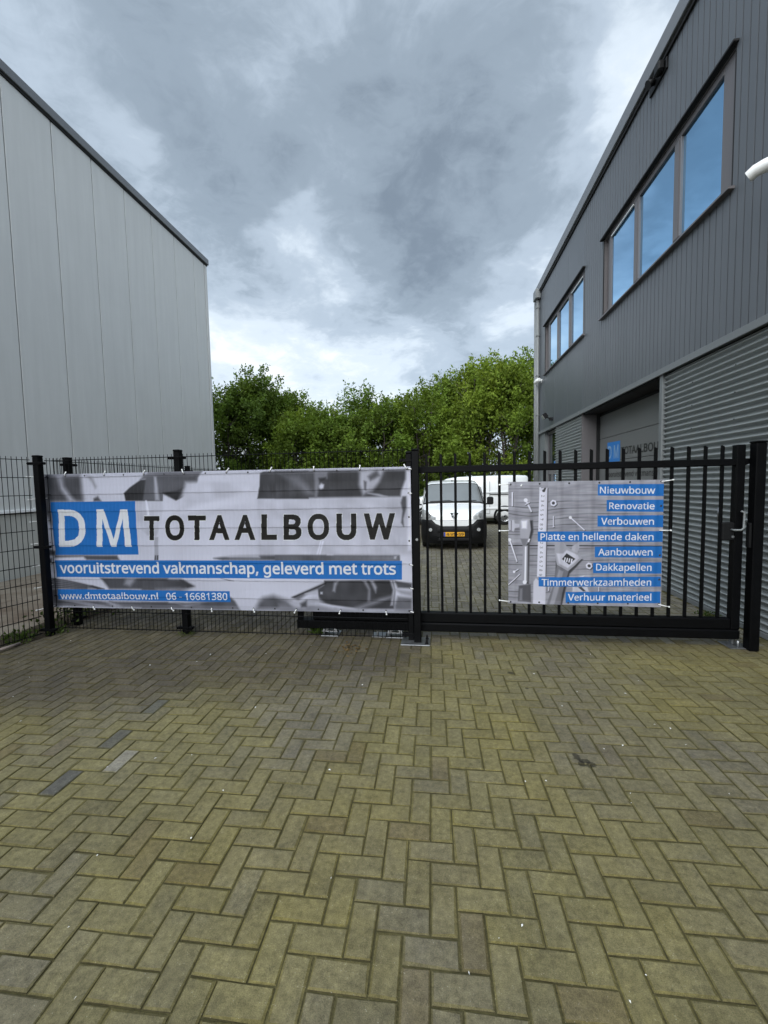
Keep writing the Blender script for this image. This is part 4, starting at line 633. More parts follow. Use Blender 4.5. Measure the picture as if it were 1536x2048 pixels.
ART_B=json.loads('[[0.16,0.002,[[0.721,1.036],[2.233,1.028],[2.233,1.019],[0.721,1.025]]],[0.3,0.006,[[1.036,1.628],[1.125,1.626],[1.107,0.7],[1.029,0.699]]],[0.86,0.002,[[1.036,1.64],[1.116,1.634],[1.099,0.7],[1.015,0.699]]],[0.25,0.003,[[1.053,1.637],[1.104,1.634],[1.088,1.589],[1.068,1.59]]],[0.8,0.004,[[1.031,1.628],[1.084,1.634],[1.076,1.616],[1.048,1.602]]],[0.8,0.006,[[0.979,0.644],[1.004,0.683],[1.104,0.591],[1.1,0.388],[0.975,0.41]]],[0.26,0.012,[[0.86,1.296],[0.969,1.295],[0.976,1.175],[0.938,1.055],[0.931,0.619],[0.885,0.625],[0.878,1.007]]],[0.66,0.008,[[0.837,1.29],[0.866,1.317],[0.937,1.313],[0.951,1.199],[0.924,1.067],[0.885,1.005],[0.846,1.067]]],[0.92,0.015,[[0.855,1.29],[0.912,1.295],[0.907,1.211],[0.86,1.212]]],[0.48,0.01,[[0.846,1.104],[0.924,1.103],[0.895,1.013],[0.872,1.013]]],[0.62,0.006,[[0.871,1.025],[0.92,1.031],[0.917,0.644],[0.86,0.637]]],[0.96,0.006,[[0.892,1.019],[0.906,1.019],[0.902,0.65],[0.886,0.649]]],[0.95,0.004,[[0.91,0.632],[0.903,0.621],[0.891,0.616],[0.878,0.62],[0.871,0.631],[0.871,0.645],[0.878,0.656],[0.89,0.66],[0.903,0.656],[0.91,0.646]]],[0.34,0.01,[[0.83,0.6],[0.951,0.617],[0.956,0.424],[0.821,0.432]]],[0.5,0.012,[[0.842,0.569],[0.867,0.57],[0.865,0.441],[0.835,0.441]]],[0.76,0.006,[[0.723,1.291],[0.778,1.303],[0.788,1.266],[0.834,1.26],[0.834,1.226],[0.788,1.215],[0.776,1.179],[0.727,1.2]]],[0.4,0.006,[[0.748,1.297],[0.757,1.296],[0.755,1.188],[0.748,1.188]]],[0.24,0.01,[[1.21,1.007],[1.476,0.883],[1.342,0.732],[1.293,0.515],[1.266,0.399],[1.191,0.398]]],[0.64,0.006,[[1.191,1.067],[1.28,1.067],[1.323,1.007],[1.436,0.948],[1.466,0.894],[1.325,0.756],[1.214,0.825],[1.192,0.959]]],[0.8,0.01,[[1.21,0.947],[1.278,0.947],[1.312,0.983],[1.425,0.93],[1.436,0.894],[1.325,0.792],[1.234,0.84]]],[0.7,0.006,[[1.368,1.025],[1.434,1.066],[1.438,1.007],[1.416,0.948],[1.359,0.981]]],[0.2,0.004,[[1.265,0.888],[1.312,0.948],[1.396,0.891],[1.338,0.828]]],[0.9,0.003,[[1.292,0.906],[1.304,0.902],[1.295,0.858],[1.284,0.864]]],[0.9,0.003,[[1.315,0.901],[1.326,0.897],[1.318,0.853],[1.306,0.859]]],[0.9,0.003,[[1.337,0.896],[1.349,0.893],[1.34,0.849],[1.329,0.854]]],[0.9,0.003,[[1.36,0.892],[1.371,0.888],[1.363,0.844],[1.351,0.85]]],[0.46,0.008,[[1.214,0.825],[1.332,0.756],[1.27,0.527],[1.254,0.399],[1.111,0.396],[1.176,0.592]]],[0.6,0.01,[[1.234,0.78],[1.28,0.756],[1.191,0.404],[1.145,0.403]]],[0.24,0.006,[[1.218,1.455],[1.191,1.43],[1.157,1.441],[1.149,1.478],[1.175,1.503],[1.209,1.492]]],[0.86,0.003,[[1.21,1.462],[1.184,1.438],[1.151,1.449],[1.143,1.485],[1.168,1.509],[1.202,1.498]]],[0.28,0.003,[[1.191,1.469],[1.186,1.46],[1.177,1.457],[1.167,1.46],[1.161,1.469],[1.161,1.479],[1.167,1.487],[1.176,1.49],[1.185,1.487],[1.191,1.479]]],[0.24,0.006,[[1.575,0.799],[1.549,0.773],[1.515,0.784],[1.507,0.821],[1.533,0.847],[1.567,0.836]]],[0.86,0.003,[[1.567,0.807],[1.542,0.781],[1.509,0.792],[1.501,0.828],[1.526,0.853],[1.559,0.843]]],[0.28,0.003,[[1.549,0.813],[1.544,0.804],[1.535,0.801],[1.525,0.804],[1.52,0.812],[1.519,0.822],[1.525,0.831],[1.534,0.834],[1.543,0.831],[1.549,0.823]]],[0.22,0.004,[[0.76,1.589],[0.76,1.44],[0.775,1.44],[0.775,1.589]]],[0.85,0.002,[[0.755,1.595],[0.755,1.446],[0.77,1.446],[0.77,1.595]]],[0.22,0.004,[[0.901,1.494],[0.956,1.375],[0.971,1.382],[0.915,1.501]]],[0.85,0.002,[[0.895,1.5],[0.95,1.381],[0.965,1.388],[0.91,1.507]]],[0.9,0.003,[[0.918,1.501],[0.907,1.488],[0.892,1.487],[0.88,1.498],[0.878,1.514],[0.888,1.526],[0.904,1.528],[0.916,1.517]]],[0.22,0.004,[[0.899,1.449],[0.945,1.475],[0.94,1.484],[0.894,1.459]]],[0.8,0.002,[[0.894,1.455],[0.939,1.481],[0.934,1.49],[0.889,1.465]]],[0.22,0.004,[[1.178,1.334],[1.179,1.222],[1.188,1.222],[1.187,1.334]]],[0.85,0.002,[[1.173,1.34],[1.173,1.228],[1.183,1.228],[1.182,1.34]]],[0.22,0.004,[[1.176,1.216],[1.194,1.216],[1.194,1.225],[1.176,1.225]]],[0.85,0.002,[[1.17,1.222],[1.188,1.222],[1.188,1.231],[1.17,1.231]]],[0.22,0.004,[[1.347,1.312],[1.489,1.178],[1.496,1.186],[1.354,1.32]]],[0.88,0.002,[[1.341,1.318],[1.483,1.184],[1.49,1.192],[1.349,1.326]]],[0.95,0.003,[[1.36,1.317],[1.352,1.307],[1.34,1.306],[1.331,1.315],[1.33,1.327],[1.337,1.337],[1.349,1.338],[1.359,1.33]]],[0.22,0.004,[[0.736,1.081],[0.811,0.847],[0.823,0.852],[0.748,1.085]]],[0.9,0.002,[[0.73,1.087],[0.805,0.854],[0.817,0.858],[0.743,1.091]]],[0.95,0.003,[[0.751,1.086],[0.742,1.076],[0.729,1.074],[0.719,1.083],[0.718,1.097],[0.726,1.108],[0.739,1.109],[0.75,1.1]]],[0.22,0.004,[[0.783,0.735],[0.835,0.768],[0.829,0.778],[0.777,0.745]]],[0.85,0.002,[[0.777,0.741],[0.829,0.774],[0.823,0.784],[0.771,0.751]]],[0.9,0.003,[[0.794,0.745],[0.787,0.737],[0.777,0.736],[0.769,0.743],[0.768,0.754],[0.774,0.762],[0.785,0.764],[0.793,0.756]]],[0.22,0.004,[[0.73,0.598],[0.849,0.715],[0.843,0.722],[0.724,0.604]]],[0.9,0.002,[[0.724,0.604],[0.843,0.721],[0.838,0.728],[0.718,0.61]]],[0.22,0.004,[[0.937,1.058],[0.951,1.094],[0.936,1.1],[0.922,1.064]]],[0.9,0.002,[[0.932,1.064],[0.945,1.1],[0.93,1.106],[0.917,1.07]]],[0.85,0.003,[[1.427,0.701],[1.494,0.715],[1.477,0.7]]],[0.78,0.006,[[1.372,0.594],[1.518,0.596],[1.535,0.545],[1.372,0.543]]],[0.3,0.004,[[1.428,0.589],[1.462,0.596],[1.507,0.549],[1.479,0.547]]],[0.22,0.004,[[1.635,0.592],[1.636,0.543],[1.645,0.543],[1.644,0.592]]],[0.85,0.002,[[1.629,0.598],[1.63,0.549],[1.639,0.549],[1.638,0.598]]],[0.22,0.004,[[1.134,0.586],[1.132,0.543],[1.146,0.543],[1.148,0.585]]],[0.8,0.002,[[1.128,0.592],[1.126,0.549],[1.14,0.549],[1.142,0.591]]]]')
BOX_B=json.loads('[[[1.61,1.659],[2.238,1.651],[2.241,1.529],[1.611,1.545]],[[1.694,1.498],[2.236,1.494],[2.239,1.37],[1.696,1.382]],[[1.611,1.339],[2.234,1.338],[2.237,1.216],[1.612,1.226]],[[1.021,1.178],[2.233,1.177],[2.235,1.066],[1.022,1.071]],[[1.588,1.017],[2.231,1.021],[2.233,0.904],[1.59,0.908]],[[1.573,0.85],[2.229,0.858],[2.232,0.741],[1.574,0.741]],[[1.031,0.693],[2.227,0.71],[2.229,0.607],[1.032,0.594]],[[1.304,0.539],[2.225,0.557],[2.228,0.436],[1.305,0.422]]]')
TXT_B=json.loads('[["Nieuwbouw","w",[1.63,1.566],[2.153,1.555],0.071],["Renovatie","w",[1.719,1.406],[2.15,1.398],0.067],["Verbouwen","w",[1.646,1.247],[2.146,1.241],0.072],["Platte en hellende daken","w",[1.048,1.089],[2.146,1.084],0.072],["Aanbouwen","w",[1.623,0.928],[2.142,0.927],0.073],["Dakkapellen","w",[1.603,0.768],[2.138,0.77],0.073],["Timmerwerkzaamheden","w",[1.062,0.605],[2.138,0.616],0.073],["Verhuur materieel","w",[1.328,0.449],[2.141,0.461],0.074]]')
NUM_B=json.loads('[["2","g",[1.069,1.549]],["3","g",[1.067,1.498]],["4","g",[1.065,1.45]],["5","g",[1.062,1.401]],["6","g",[1.06,1.353]],["7","g",[1.058,1.306]],["8","g",[1.056,1.252]],["9","g",[1.054,1.208]],["2","g",[1.058,1.059]],["3","g",[1.057,1.01]],["4","g",[1.056,0.957]],["5","g",[1.055,0.909]],["6","g",[1.054,0.86]],["7","g",[1.053,0.815]],["8","g",[1.052,0.769]],["9","g",[1.05,0.72]]]')
# ------------------------------------------------------------------ lettering from outlines
def offset_loop(p, wd):
    """grow an outline by |wd|; sharp convex corners are cut, concave ones keep the true miter"""
    n = len(p); out = []; sg = 1 if wd >= 0 else -1
    for i in range(n):
        a, b2, c = np.array(p[i - 1], float), np.array(p[i], float), np.array(p[(i + 1) % n], float)
        d1 = b2 - a; d2 = c - b2
        l1, l2 = np.linalg.norm(d1), np.linalg.norm(d2)
        if l1 < 1e-9 or l2 < 1e-9: out.append(tuple(b2)); continue
        n1 = np.array((d1[1], -d1[0])) / l1; n2 = np.array((d2[1], -d2[0])) / l2
        m = n1 + n2; L2 = max(m @ m, 1e-6)
        convex = (d1[0] * d2[1] - d1[1] * d2[0]) * sg > 0
        if convex and L2 < 1.2:
            out.append(tuple(b2 + n1 * wd + d1 / l1 * abs(wd) * .4)); out.append(tuple(b2 + n2 * wd - d2 / l2 * abs(wd) * .4))
        else:
            f = min(2 / L2, min(l1, l2) * .95 / (abs(wd) * math.sqrt(L2) + 1e-9)) if not convex else 2 / L2
            out.append(tuple(b2 + m * f * wd))
    return out
def area(p): return .5 * sum(p[i - 1][0] * p[i][1] - p[i][0] * p[i - 1][1] for i in range(len(p)))
def glyph(ch, wd=0):
    adv, loops = FONT[ch]
    P = [[(q[i], q[i + 1]) for i in range(0, len(q), 2)] for q in loops]
    if not P: return adv, []
    big = max(P, key=lambda q: abs(area(q)))
    s = 1 if area(big) > 0 else -1
    return adv, [offset_loop(q, wd * s) for q in P]
def line_loops(text, wd=0, track=0):
    x = 0; out = []
    for ch in text:
        adv, lp = glyph(ch, wd)
        out += [[(px + x, py) for px, py in q] for q in lp]; x += adv + track
    return out
def fill(loops):
    """triangulate outlines robustly: constrained Delaunay, then keep what winds round ink"""
    from mathutils.geometry import delaunay_2d_cdt
    V_, E_ = [], []
    for q in loops:
        n = len(V_); m_ = len(q); V_ += [Vector(p) for p in q]; E_ += [(n + i, n + (i + 1) % m_) for i in range(m_)]
    vs, es, fs = delaunay_2d_cdt(V_, E_, [], 0, 1e-7)[:3]
    vs = np.array([tuple(v) for v in vs]); fs = np.array(fs)
    cen = vs[fs].mean(1); cx_, cy_ = cen[:, 0], cen[:, 1]; wn = np.zeros(len(fs), int)
    for q in loops:
        P_ = np.array(q); A_ = P_; B_ = np.roll(P_, -1, 0)
        for (ax_, ay), (bx, by) in zip(A_, B_):
            side = (bx - ax_) * (cy_ - ay) - (cx_ - ax_) * (by - ay)
            wn += ((ay <= cy_) & (by > cy_) & (side > 0)).astype(int) - ((ay > cy_) & (by <= cy_) & (side < 0)).astype(int)
    keep = fs[wn * LETTER_SIGN > 0] if not isinstance(loops, Solid) else fs[wn != 0]
    me = bpy.data.meshes.new('tmp'); me.from_pydata([(x, y, 0) for x, y in vs], [], keep.tolist()); return me
class Solid(list): pass
def _sign():
    a = max((glyph('T')[1]), key=lambda q: abs(area(q))); return 1 if area(a) > 0 else -1
def lettering(name, loops, mapf, m, parent, grid=None):
    """loops in flat 2-D metres; mapf(x, z) -> 3-D point"""
    me = fill(loops)
    bm = bmesh.new(); bm.from_mesh(me); bpy.data.meshes.remove(me)
    bmesh.ops.delete(bm, geom=[v for v in bm.verts if not v.link_faces], context='VERTS')
    if grid:
        xs = [v.co.x for v in bm.verts]; ys = [v.co.y for v in bm.verts]
        for k in range(math.ceil(min(xs) / grid), math.floor(max(xs) / grid) + 1):
            bmesh.ops.bisect_plane(bm, geom=bm.verts[:] + bm.edges[:] + bm.faces[:], plane_co=(k * grid, 0, 0), plane_no=(1, 0, 0))
        for k in range(math.ceil(min(ys) / grid), math.floor(max(ys) / grid) + 1):
            bmesh.ops.bisect_plane(bm, geom=bm.verts[:] + bm.edges[:] + bm.faces[:], plane_co=(0, k * grid, 0), plane_no=(0, 1, 0))
    for v in bm.verts: v.co = Vector(mapf(v.co.x, v.co.y))
    me = bpy.data.meshes.new(name); bm.to_mesh(me); bm.free()
    return link_mesh(name, me, m, parent, tuple(parent['_org']) if '_org' in parent else None)
def fit_line(text, wd, p0, p1, h, track=0):
    lp = line_loops(text, wd, track)
    xs = [x for q in lp for x, y in q]; top = max(y for q in line_loops(text, 0) for x, y in q)
    x0, x1 = min(xs), max(xs); sy = h / top
    out = []
    for q in lp:
        r = []
        for x, y in q:
            t_ = (x - x0) / (x1 - x0); r.append((p0[0] + (p1[0] - p0[0]) * t_, p0[1] + (p1[1] - p0[1]) * t_ + y * sy))
        out.append(r)
    return out
def fit_quad(ch, wd, ref, quad):
    _, lp0 = glyph(ch, ref); _, lp = glyph(ch, wd)
    xs = [x for q in lp0 for x, y in q]; ys = [y for q in lp0 for x, y in q]
    x0, x1, y0, y1 = min(xs), max(xs), min(ys), max(ys)
    BL, BR, TR, TL = [np.array(q) for q in quad]; out = []
    for q in lp:
        r = []
        for x, y in q:
            u, v = (x - x0) / (x1 - x0), (y - y0) / (y1 - y0)
            r.append(tuple((BL * (1 - u) + BR * u) * (1 - v) + (TL * (1 - u) + TR * u) * v))
        out.append(r)
    return out

LETTER_SIGN = _sign()
# ------------------------------------------------------------------ printed banners
def poly_alpha(X, Z, poly, blur):
    P_ = np.array(poly); n = len(P_)
    lo, hi = P_.min(0) - blur * 1.5, P_.max(0) + blur * 1.5
    m = (X >= lo[0]) & (X <= hi[0]) & (Z >= lo[1]) & (Z <= hi[1])
    a = np.zeros_like(X); x, z = X[m], Z[m]
    if x.size == 0: return a
    ins = np.zeros(x.shape, bool); d2 = np.full(x.shape, 1e9)
    for i in range(n):
        ax_, az = P_[i - 1]; bx, bz = P_[i]
        cond = ((az > z) != (bz > z)) & (x < (bx - ax_) * (z - az) / (bz - az + 1e-12) + ax_)
        ins ^= cond
        ex, ez = bx - ax_, bz - az
        tt = np.clip(((x - ax_) * ex + (z - az) * ez) / (ex * ex + ez * ez + 1e-12), 0, 1)
        d2 = np.minimum(d2, (x - ax_ - tt * ex) ** 2 + (z - az - tt * ez) ** 2)
    sd = np.sqrt(d2) * np.where(ins, 1, -1)
    s = np.clip(sd / (2 * max(blur, .0025)) + .5, 0, 1); a[m] = s * s * (3 - 2 * s)
    return a
def stamp(C, X, Z, loops, color):
    """print lettering: colour every point the outlines wind round"""
    W = np.zeros(X.shape, np.int16)
    for q in loops:
        P_ = np.array(q); lo, hi = P_.min(0), P_.max(0)
        r = np.where((Z[:, 0] >= lo[1] - .02) & (Z[:, 0] <= hi[1] + .02))[0]; r2 = np.where((Z[:, -1] >= lo[1] - .02) & (Z[:, -1] <= hi[1] + .02))[0]
        cc = np.where((X[0] >= lo[0]) & (X[0] <= hi[0]))[0]
        if len(cc) == 0 or len(r) == 0: continue
        r0, r1 = min(r[0], r2[0]), max(r[-1], r2[-1]) + 1; sl = (slice(r0, r1), slice(cc[0], cc[-1] + 1))
        x, z = X[sl], Z[sl]; B_ = np.roll(P_, -1, 0); w_ = np.zeros(x.shape, np.int16)
        for (ax_, ay), (bx, by) in zip(P_, B_):
            side = (bx - ax_) * (z - ay) - (x - ax_) * (by - ay)
            w_ += ((ay <= z) & (by > z) & (side > 0)).astype(np.int16) - ((ay > z) & (by <= z) & (side < 0)).astype(np.int16)
        W[sl] += w_
    C[W * LETTER_SIGN > 0] = color
    return C
def banner_mat(name, trans):
    m = bpy.data.materials.new(name); m.use_nodes = True
    t = m.node_tree; b = t.nodes['Principled BSDF']; out = t.nodes['Material Output']
    a = t.nodes.new('ShaderNodeAttribute'); a.attribute_name = 'print'
    b.inputs['Roughness'].default_value = .5; b.inputs['Specular IOR Level'].default_value = .35
    tr = t.nodes.new('ShaderNodeBsdfTranslucent'); mx = t.nodes.new('ShaderNodeMixShader'); mx.inputs[0].default_value = trans
    t.links.new(a.outputs['Color'], b.inputs['Base Color']); t.links.new(a.outputs['Color'], tr.inputs['Color'])
    t.links.new(b.outputs[0], mx.inputs[1]); t.links.new(tr.outputs[0], mx.inputs[2]); t.links.new(mx.outputs[0], out.inputs[0])
    return m
def banner_sheet(name, surf, nx, nz, x0, x1, zt, zb, shade, m, parent):
    u = np.linspace(0, 1, nx); v = np.linspace(0, 1, nz)
    Uu, Vv = np.meshgrid(u, v)
    X = x0 + (x1 - x0) * Uu; ZT = zt[0] + (zt[1] - zt[0]) * Uu; ZB = zb[0] + (zb[1] - zb[0]) * Uu
    Z = ZT + (ZB - ZT) * Vv
    # hem sags a little between the eyelets
    C = shade(X, Z, Uu, Vv)
    Yc = surf(X, Z)
    org = np.array(parent['_org'])
    verts = np.stack([X, Yc, Z], -1).reshape(-1, 3) - org
    idx = np.arange(nx * nz).reshape(nz, nx)
    F_ = np.stack([idx[1:, :-1], idx[1:, 1:], idx[:-1, 1:], idx[:-1, :-1]], -1).reshape(-1, 4)
    me = bpy.data.meshes.new(name); nf = len(F_)
    me.vertices.add(nx * nz); me.vertices.foreach_set('co', verts.ravel().astype(np.float32))
    me.loops.add(4 * nf); me.loops.foreach_set('vertex_index', F_.ravel().astype(np.int32))
    me.polygons.add(nf); me.polygons.foreach_set('loop_start', np.arange(0, 4 * nf, 4, dtype=np.int32)); me.polygons.foreach_set('loop_total', np.full(nf, 4, np.int32))
    me.update(calc_edges=True); me.polygons.foreach_set('use_smooth', np.ones(nf, bool))
    at = me.attributes.new('print', 'FLOAT_COLOR', 'POINT')
    buf = np.ones((nx * nz, 4), np.float32); buf[:, :3] = C.reshape(-1, 3); at.data.foreach_set('color', buf.ravel())
    me.update()
    o = bpy.data.objects.new(name, me); col.objects.link(o); me.materials.append(m); o.parent = parent
    return o
def nz2(X, Z, seed, f):
    r = np.random.RandomState(seed); o = np.zeros_like(X)
    for k in range(14):
        a = r.rand() * 6.28; fr = f * (.5 + 1.5 * r.rand()); o += np.sin((X * math.cos(a) + Z * math.sin(a)) * fr + r.rand() * 6.28)
    return o / 6.0
def g2l(g): return np.where(g <= .04045, g / 12.92, ((g + .055) / 1.055) ** 2.4)

YA = 4.3848
def surf_A(X, Z):
    X = np.asarray(X, float); Z = np.asarray(Z, float)
    d = .0012 + .0018 * np.sin(X * 9.5 + Z * 2.2 + .6 * np.sin(Z * 5)) + .0015 * np.sin(X * 4.1 - Z * 7.5)
    d += .010 * np.exp(-(X + 4.66) / .35) * (.5 + .5 * np.sin(Z * 19 + X * 6))
    d += .008 * np.exp(-((X + 2.6) / .7) ** 2 - ((Z - 1.45 - .16 * (X + 2.6)) / .06) ** 2)
    d += .007 * np.exp(-(-.29 - X) / .30) * (.5 + .5 * np.sin(Z * 16 + X * 9))
    d += .006 * np.exp(-((X + 2.87) / .09) ** 2)
    # cloth pulled taut over the wires behind it
    zr = ((Z - .05 + .1005) % .201) - .1005; d += .0055 * np.clip(1 - np.where(zr > 0, zr / .085, -zr / .011), 0, 1)
    for x0_, x1_ in ((-4.53, -2.975), (-2.935, -.355)):
        p_ = (x1_ - x0_) / (int((x1_ - x0_) / .05) + 1); xr = ((X - x0_) % p_) - p_ / 2
        d += np.where((X >= x0_) & (X < x1_), .0020 * np.clip(1 - np.where(xr < 0, -xr / .022, xr / .008), 0, 1), 0)
    return YA - np.maximum(d, .0006)
BLUE = np.array((.018, .165, .53))
def shade_A(X, Z, Uu, Vv):
    g = np.full(X.shape, .86); g += .02 * nz2(X, Z, 3, 6)
    for gv, bl, pl in ART_A:
        a = poly_alpha(X, Z, pl, bl * 1.5 + .003)
        g = g * (1 - a) + (gv + .03 * nz2(X, Z, int(gv * 100), 22) + .05 * nz2(X, Z, int(gv * 100) + 7, 7)) * a
    hem = np.maximum(np.clip((.035 - Vv) / .004, 0, 1), np.clip((Vv - .967) / .004, 0, 1))
    g = g * (1 - .25 * hem) + .72 * .25 * hem
    g = np.clip(g, .05, .98)
    g = np.clip(.885 + (g - .86) * 1.14, .06, .985)
    C = np.stack([g2l(g * .955), g2l(g * .96), g2l(np.minimum(g * 1.04, .995))], -1) * .95
    for pl in BOX_A:
        a = poly_alpha(X, Z, pl, .002)[..., None]; C = C * (1 - a) + BLUE * a
    C = C.copy(); INK, WHT = (.013, .012, .011), (.80, .82, .88)
    for ch, c, bl, br, tr, tl in LET_A:
        if c == 'k': stamp(C, X, Z, fit_quad(ch, 38, 29, (bl, br, tr, tl)), (.82, .83, .88))
    for ch, c, bl, br, tr, tl in LET_A:
        stamp(C, X, Z, fit_quad(ch, 16 if c == 'w' else 29, 16 if c == 'w' else 29, (bl, br, tr, tl)), WHT if c == 'w' else INK)
    for (tx, c, p0, p1, h), wd in zip(TXT_A, (15, 7, 7)): stamp(C, X, Z, fit_line(tx, wd, p0, p1, h), WHT)
    return C
banA = thing('company_banner', 'wide printed banner reading DM TOTAALBOUW tied to the wire mesh fence', 'banner', (-2.48, YA, .3))
M_banner = banner_mat('printed_mesh_cloth', .42)
banner_sheet('cloth', surf_A, 1092, 398, -4.657, -.293, (1.900, 1.883), (.302, .319), shade_A, M_banner, banA)
def ring(mb, c, r0, r1, y_off=.002, n=12):
    pts = []
    for k in range(n):
        a = 2 * math.pi * k / n; pts.append((math.cos(a), math.sin(a)))
    b0 = len(mb.v)
    for k in range(n):
        cx_, sx_ = pts[k]
        mb.v += [(c[0] + cx_ * r1, c[1] - .0005, c[2] + sx_ * r1), (c[0] + cx_ * (r0 + r1) / 2, c[1] - y_off - .002, c[2] + sx_ * (r0 + r1) / 2), (c[0] + cx_ * r0, c[1] - y_off, c[2] + sx_ * r0)]
    for k in range(n):
        k2 = (k + 1) % n
        for q in (0, 1): mb.f.append((b0 + 3 * k + q, b0 + 3 * k2 + q, b0 + 3 * k2 + q + 1, b0 + 3 * k + q + 1)); mb.sm.append(True)
    mb.f.append(tuple(b0 + 3 * k + 2 for k in range(n))); mb.sm.append(False)
def eyelet(x, z, y, parent):
    mb = MB(); ring(mb, (x, y, z), .005, .010); return mk('eyelet', mb, M_eyelet, parent)
def tie(p, q, parent, bow=.012):
    mb = MB(); p, q = Vector(p), Vector(q); mid = (p + q) / 2 + Vector((0, -bow, 0))
    mb.tube([p, mid, q], [.0045, .005, .0045], 6); mb.box(q.x - .007, q.x + .007, q.y - .008, q.y + .004, q.z - .007, q.z + .007, .002)
    return mk('cable_tie', mb, M_tie, parent)
rt = random.Random(5)
zt_ = lambda x: 1.900 - .017 * (x + 4.657) / 4.364
zb_ = lambda x: .302 + .017 * (x + 4.657) / 4.364
for k in range(18):
    x = -4.60 + k * (4.27 / 17)
    for top in (1, 0):
        z = (zt_(x) - .024) if top else (zb_(x) + .024)
        y = float(surf_A(x, z)); eyelet(x, z, y, banA)
        if (k % 2 == 1 and top) or (k % 2 == 0 and not top and k > 1):
            dx = rt.uniform(-.03, .03); tie((x, y - .004, z), (x + dx, YA - .004, z + (.045 if top else -.04)), banA)
for k in range(7):
    z = 1.875 - k * 1.555 / 6; x = -4.625
    y = float(surf_A(x, z)); eyelet(x + .01, z, y, banA)
    tie((x + .02, y - .004, z + .004), (x - .06, 4.213, z - .006), banA, .02)
    x = -.318; z = 1.86 - k * 1.52 / 6; y = float(surf_A(x, z)); eyelet(x, z, y, banA)
    if k in (0, 1, 4, 5, 6): tie((x, y - .004, z), (x + .045, 4.35, z - .004), banA, .006)

YB = 4.5115
def surf_B(X, Z):
    X = np.asarray(X, float); Z = np.asarray(Z, float)
    ph = (X + .13) / .1527 * 2 * math.pi
    d = .001 + .007 * np.exp(-((((X + .13 + .07635) % .1527) - .07635) / .028) ** 2) + .003 * np.sin(Z * 6 + X * 3) * np.exp(-np.abs(X - 2.2) / .3) + .002 * np.sin(X * 5 + Z * 3)
    return YB - np.maximum(d, .001)
def shade_B(X, Z, Uu, Vv):
    zz = Z + .012 * nz2(X, Z, 8, 5) + .05 * np.exp(-((X - .95) / .25) ** 2 - ((Z - 1.33) / .13) ** 2)
    g = .60 + .05 * nz2(X * .25, zz, 5, 60) + .035 * nz2(X * .15, zz, 6, 160)
    for k, zc in enumerate((1.62, 1.55, 1.49, 1.455, 1.42, 1.39, 1.36, 1.325, 1.29, 1.255, 1.22, 1.19, 1.15, 1.11, 1.0, .93, .87, .83, .78, .72, .66, .60, .54, .48)):
        g -= .20 * np.exp(-((zz - zc) / .0045) ** 2) * (.5 + .5 * np.sin(X * (3 + k % 4) + k))
    for gv, bl, pl in ART_B:
        a = poly_alpha(X, Z, pl, bl); g = g * (1 - a) + gv * a
    hem = np.maximum(np.clip((.03 - Vv) / .005, 0, 1), np.clip((Vv - .965) / .005, 0, 1))
    g = np.clip((g + .04 * hem) * 1.08, .05, .98)
    C = np.stack([g2l(g * .97), g2l(g * .97), g2l(np.minimum(g * 1.04, .99))], -1) * .95
    for pl in BOX_B:
        a = poly_alpha(X, Z, pl, .002)[..., None]; C = C * (1 - a) + BLUE * a
    C = C.copy()
    for tx, c, p0, p1, h in TXT_B: stamp(C, X, Z, fit_line(tx, 7, p0, p1, h), (.80, .82, .88))
    for ch, c, p in NUM_B:                          # tape figures, turned a quarter
        _, q = glyph(ch, 4)
        stamp(C, X, Z, [[(p[0] - .013 + yy * .00006, p[1] + .011 - xx * .00006) for xx, yy in qq] for qq in q], (.03, .03, .03))
    return C
banB = thing('services_banner', 'smaller tool-photo banner listing building services tied to the gate bars', 'banner', (1.48, YB, .4))
M_bannerB = banner_mat('printed_gate_cloth', .35)
banner_sheet('cloth', surf_B, 470, 404, .722, 2.235, (1.701, 1.694), (.408, .394), shade_B, M_bannerB, banB)
for k in range(6):
    x = .745 + k * 1.465 / 5
    for z in (1.676, .424):
        eyelet(x, z, float(surf_B(x, z)), banB)
for k in range(1, 6):
    x, z = 2.212, 1.68 - k * .25; eyelet(x, z, float(surf_B(x, z)), banB)
for (x, z, x2, z2) in ((.74, 1.68, .63, 1.675), (.73, 1.19, .63, 1.188), (.735, .43, .63, .44), (2.21, 1.675, 2.32, 1.69), (2.20, 1.185, 2.31, 1.183), (2.205, .425, 2.31, .40)):
    tie((x, float(surf_B(x, z)) - .004, z), (x2, YB - .002, z2), banB, .01)
tie((.86, float(surf_B(.86, 1.676)) - .004, 1.676), (.85, YB - .01, 1.66), banB, .004)

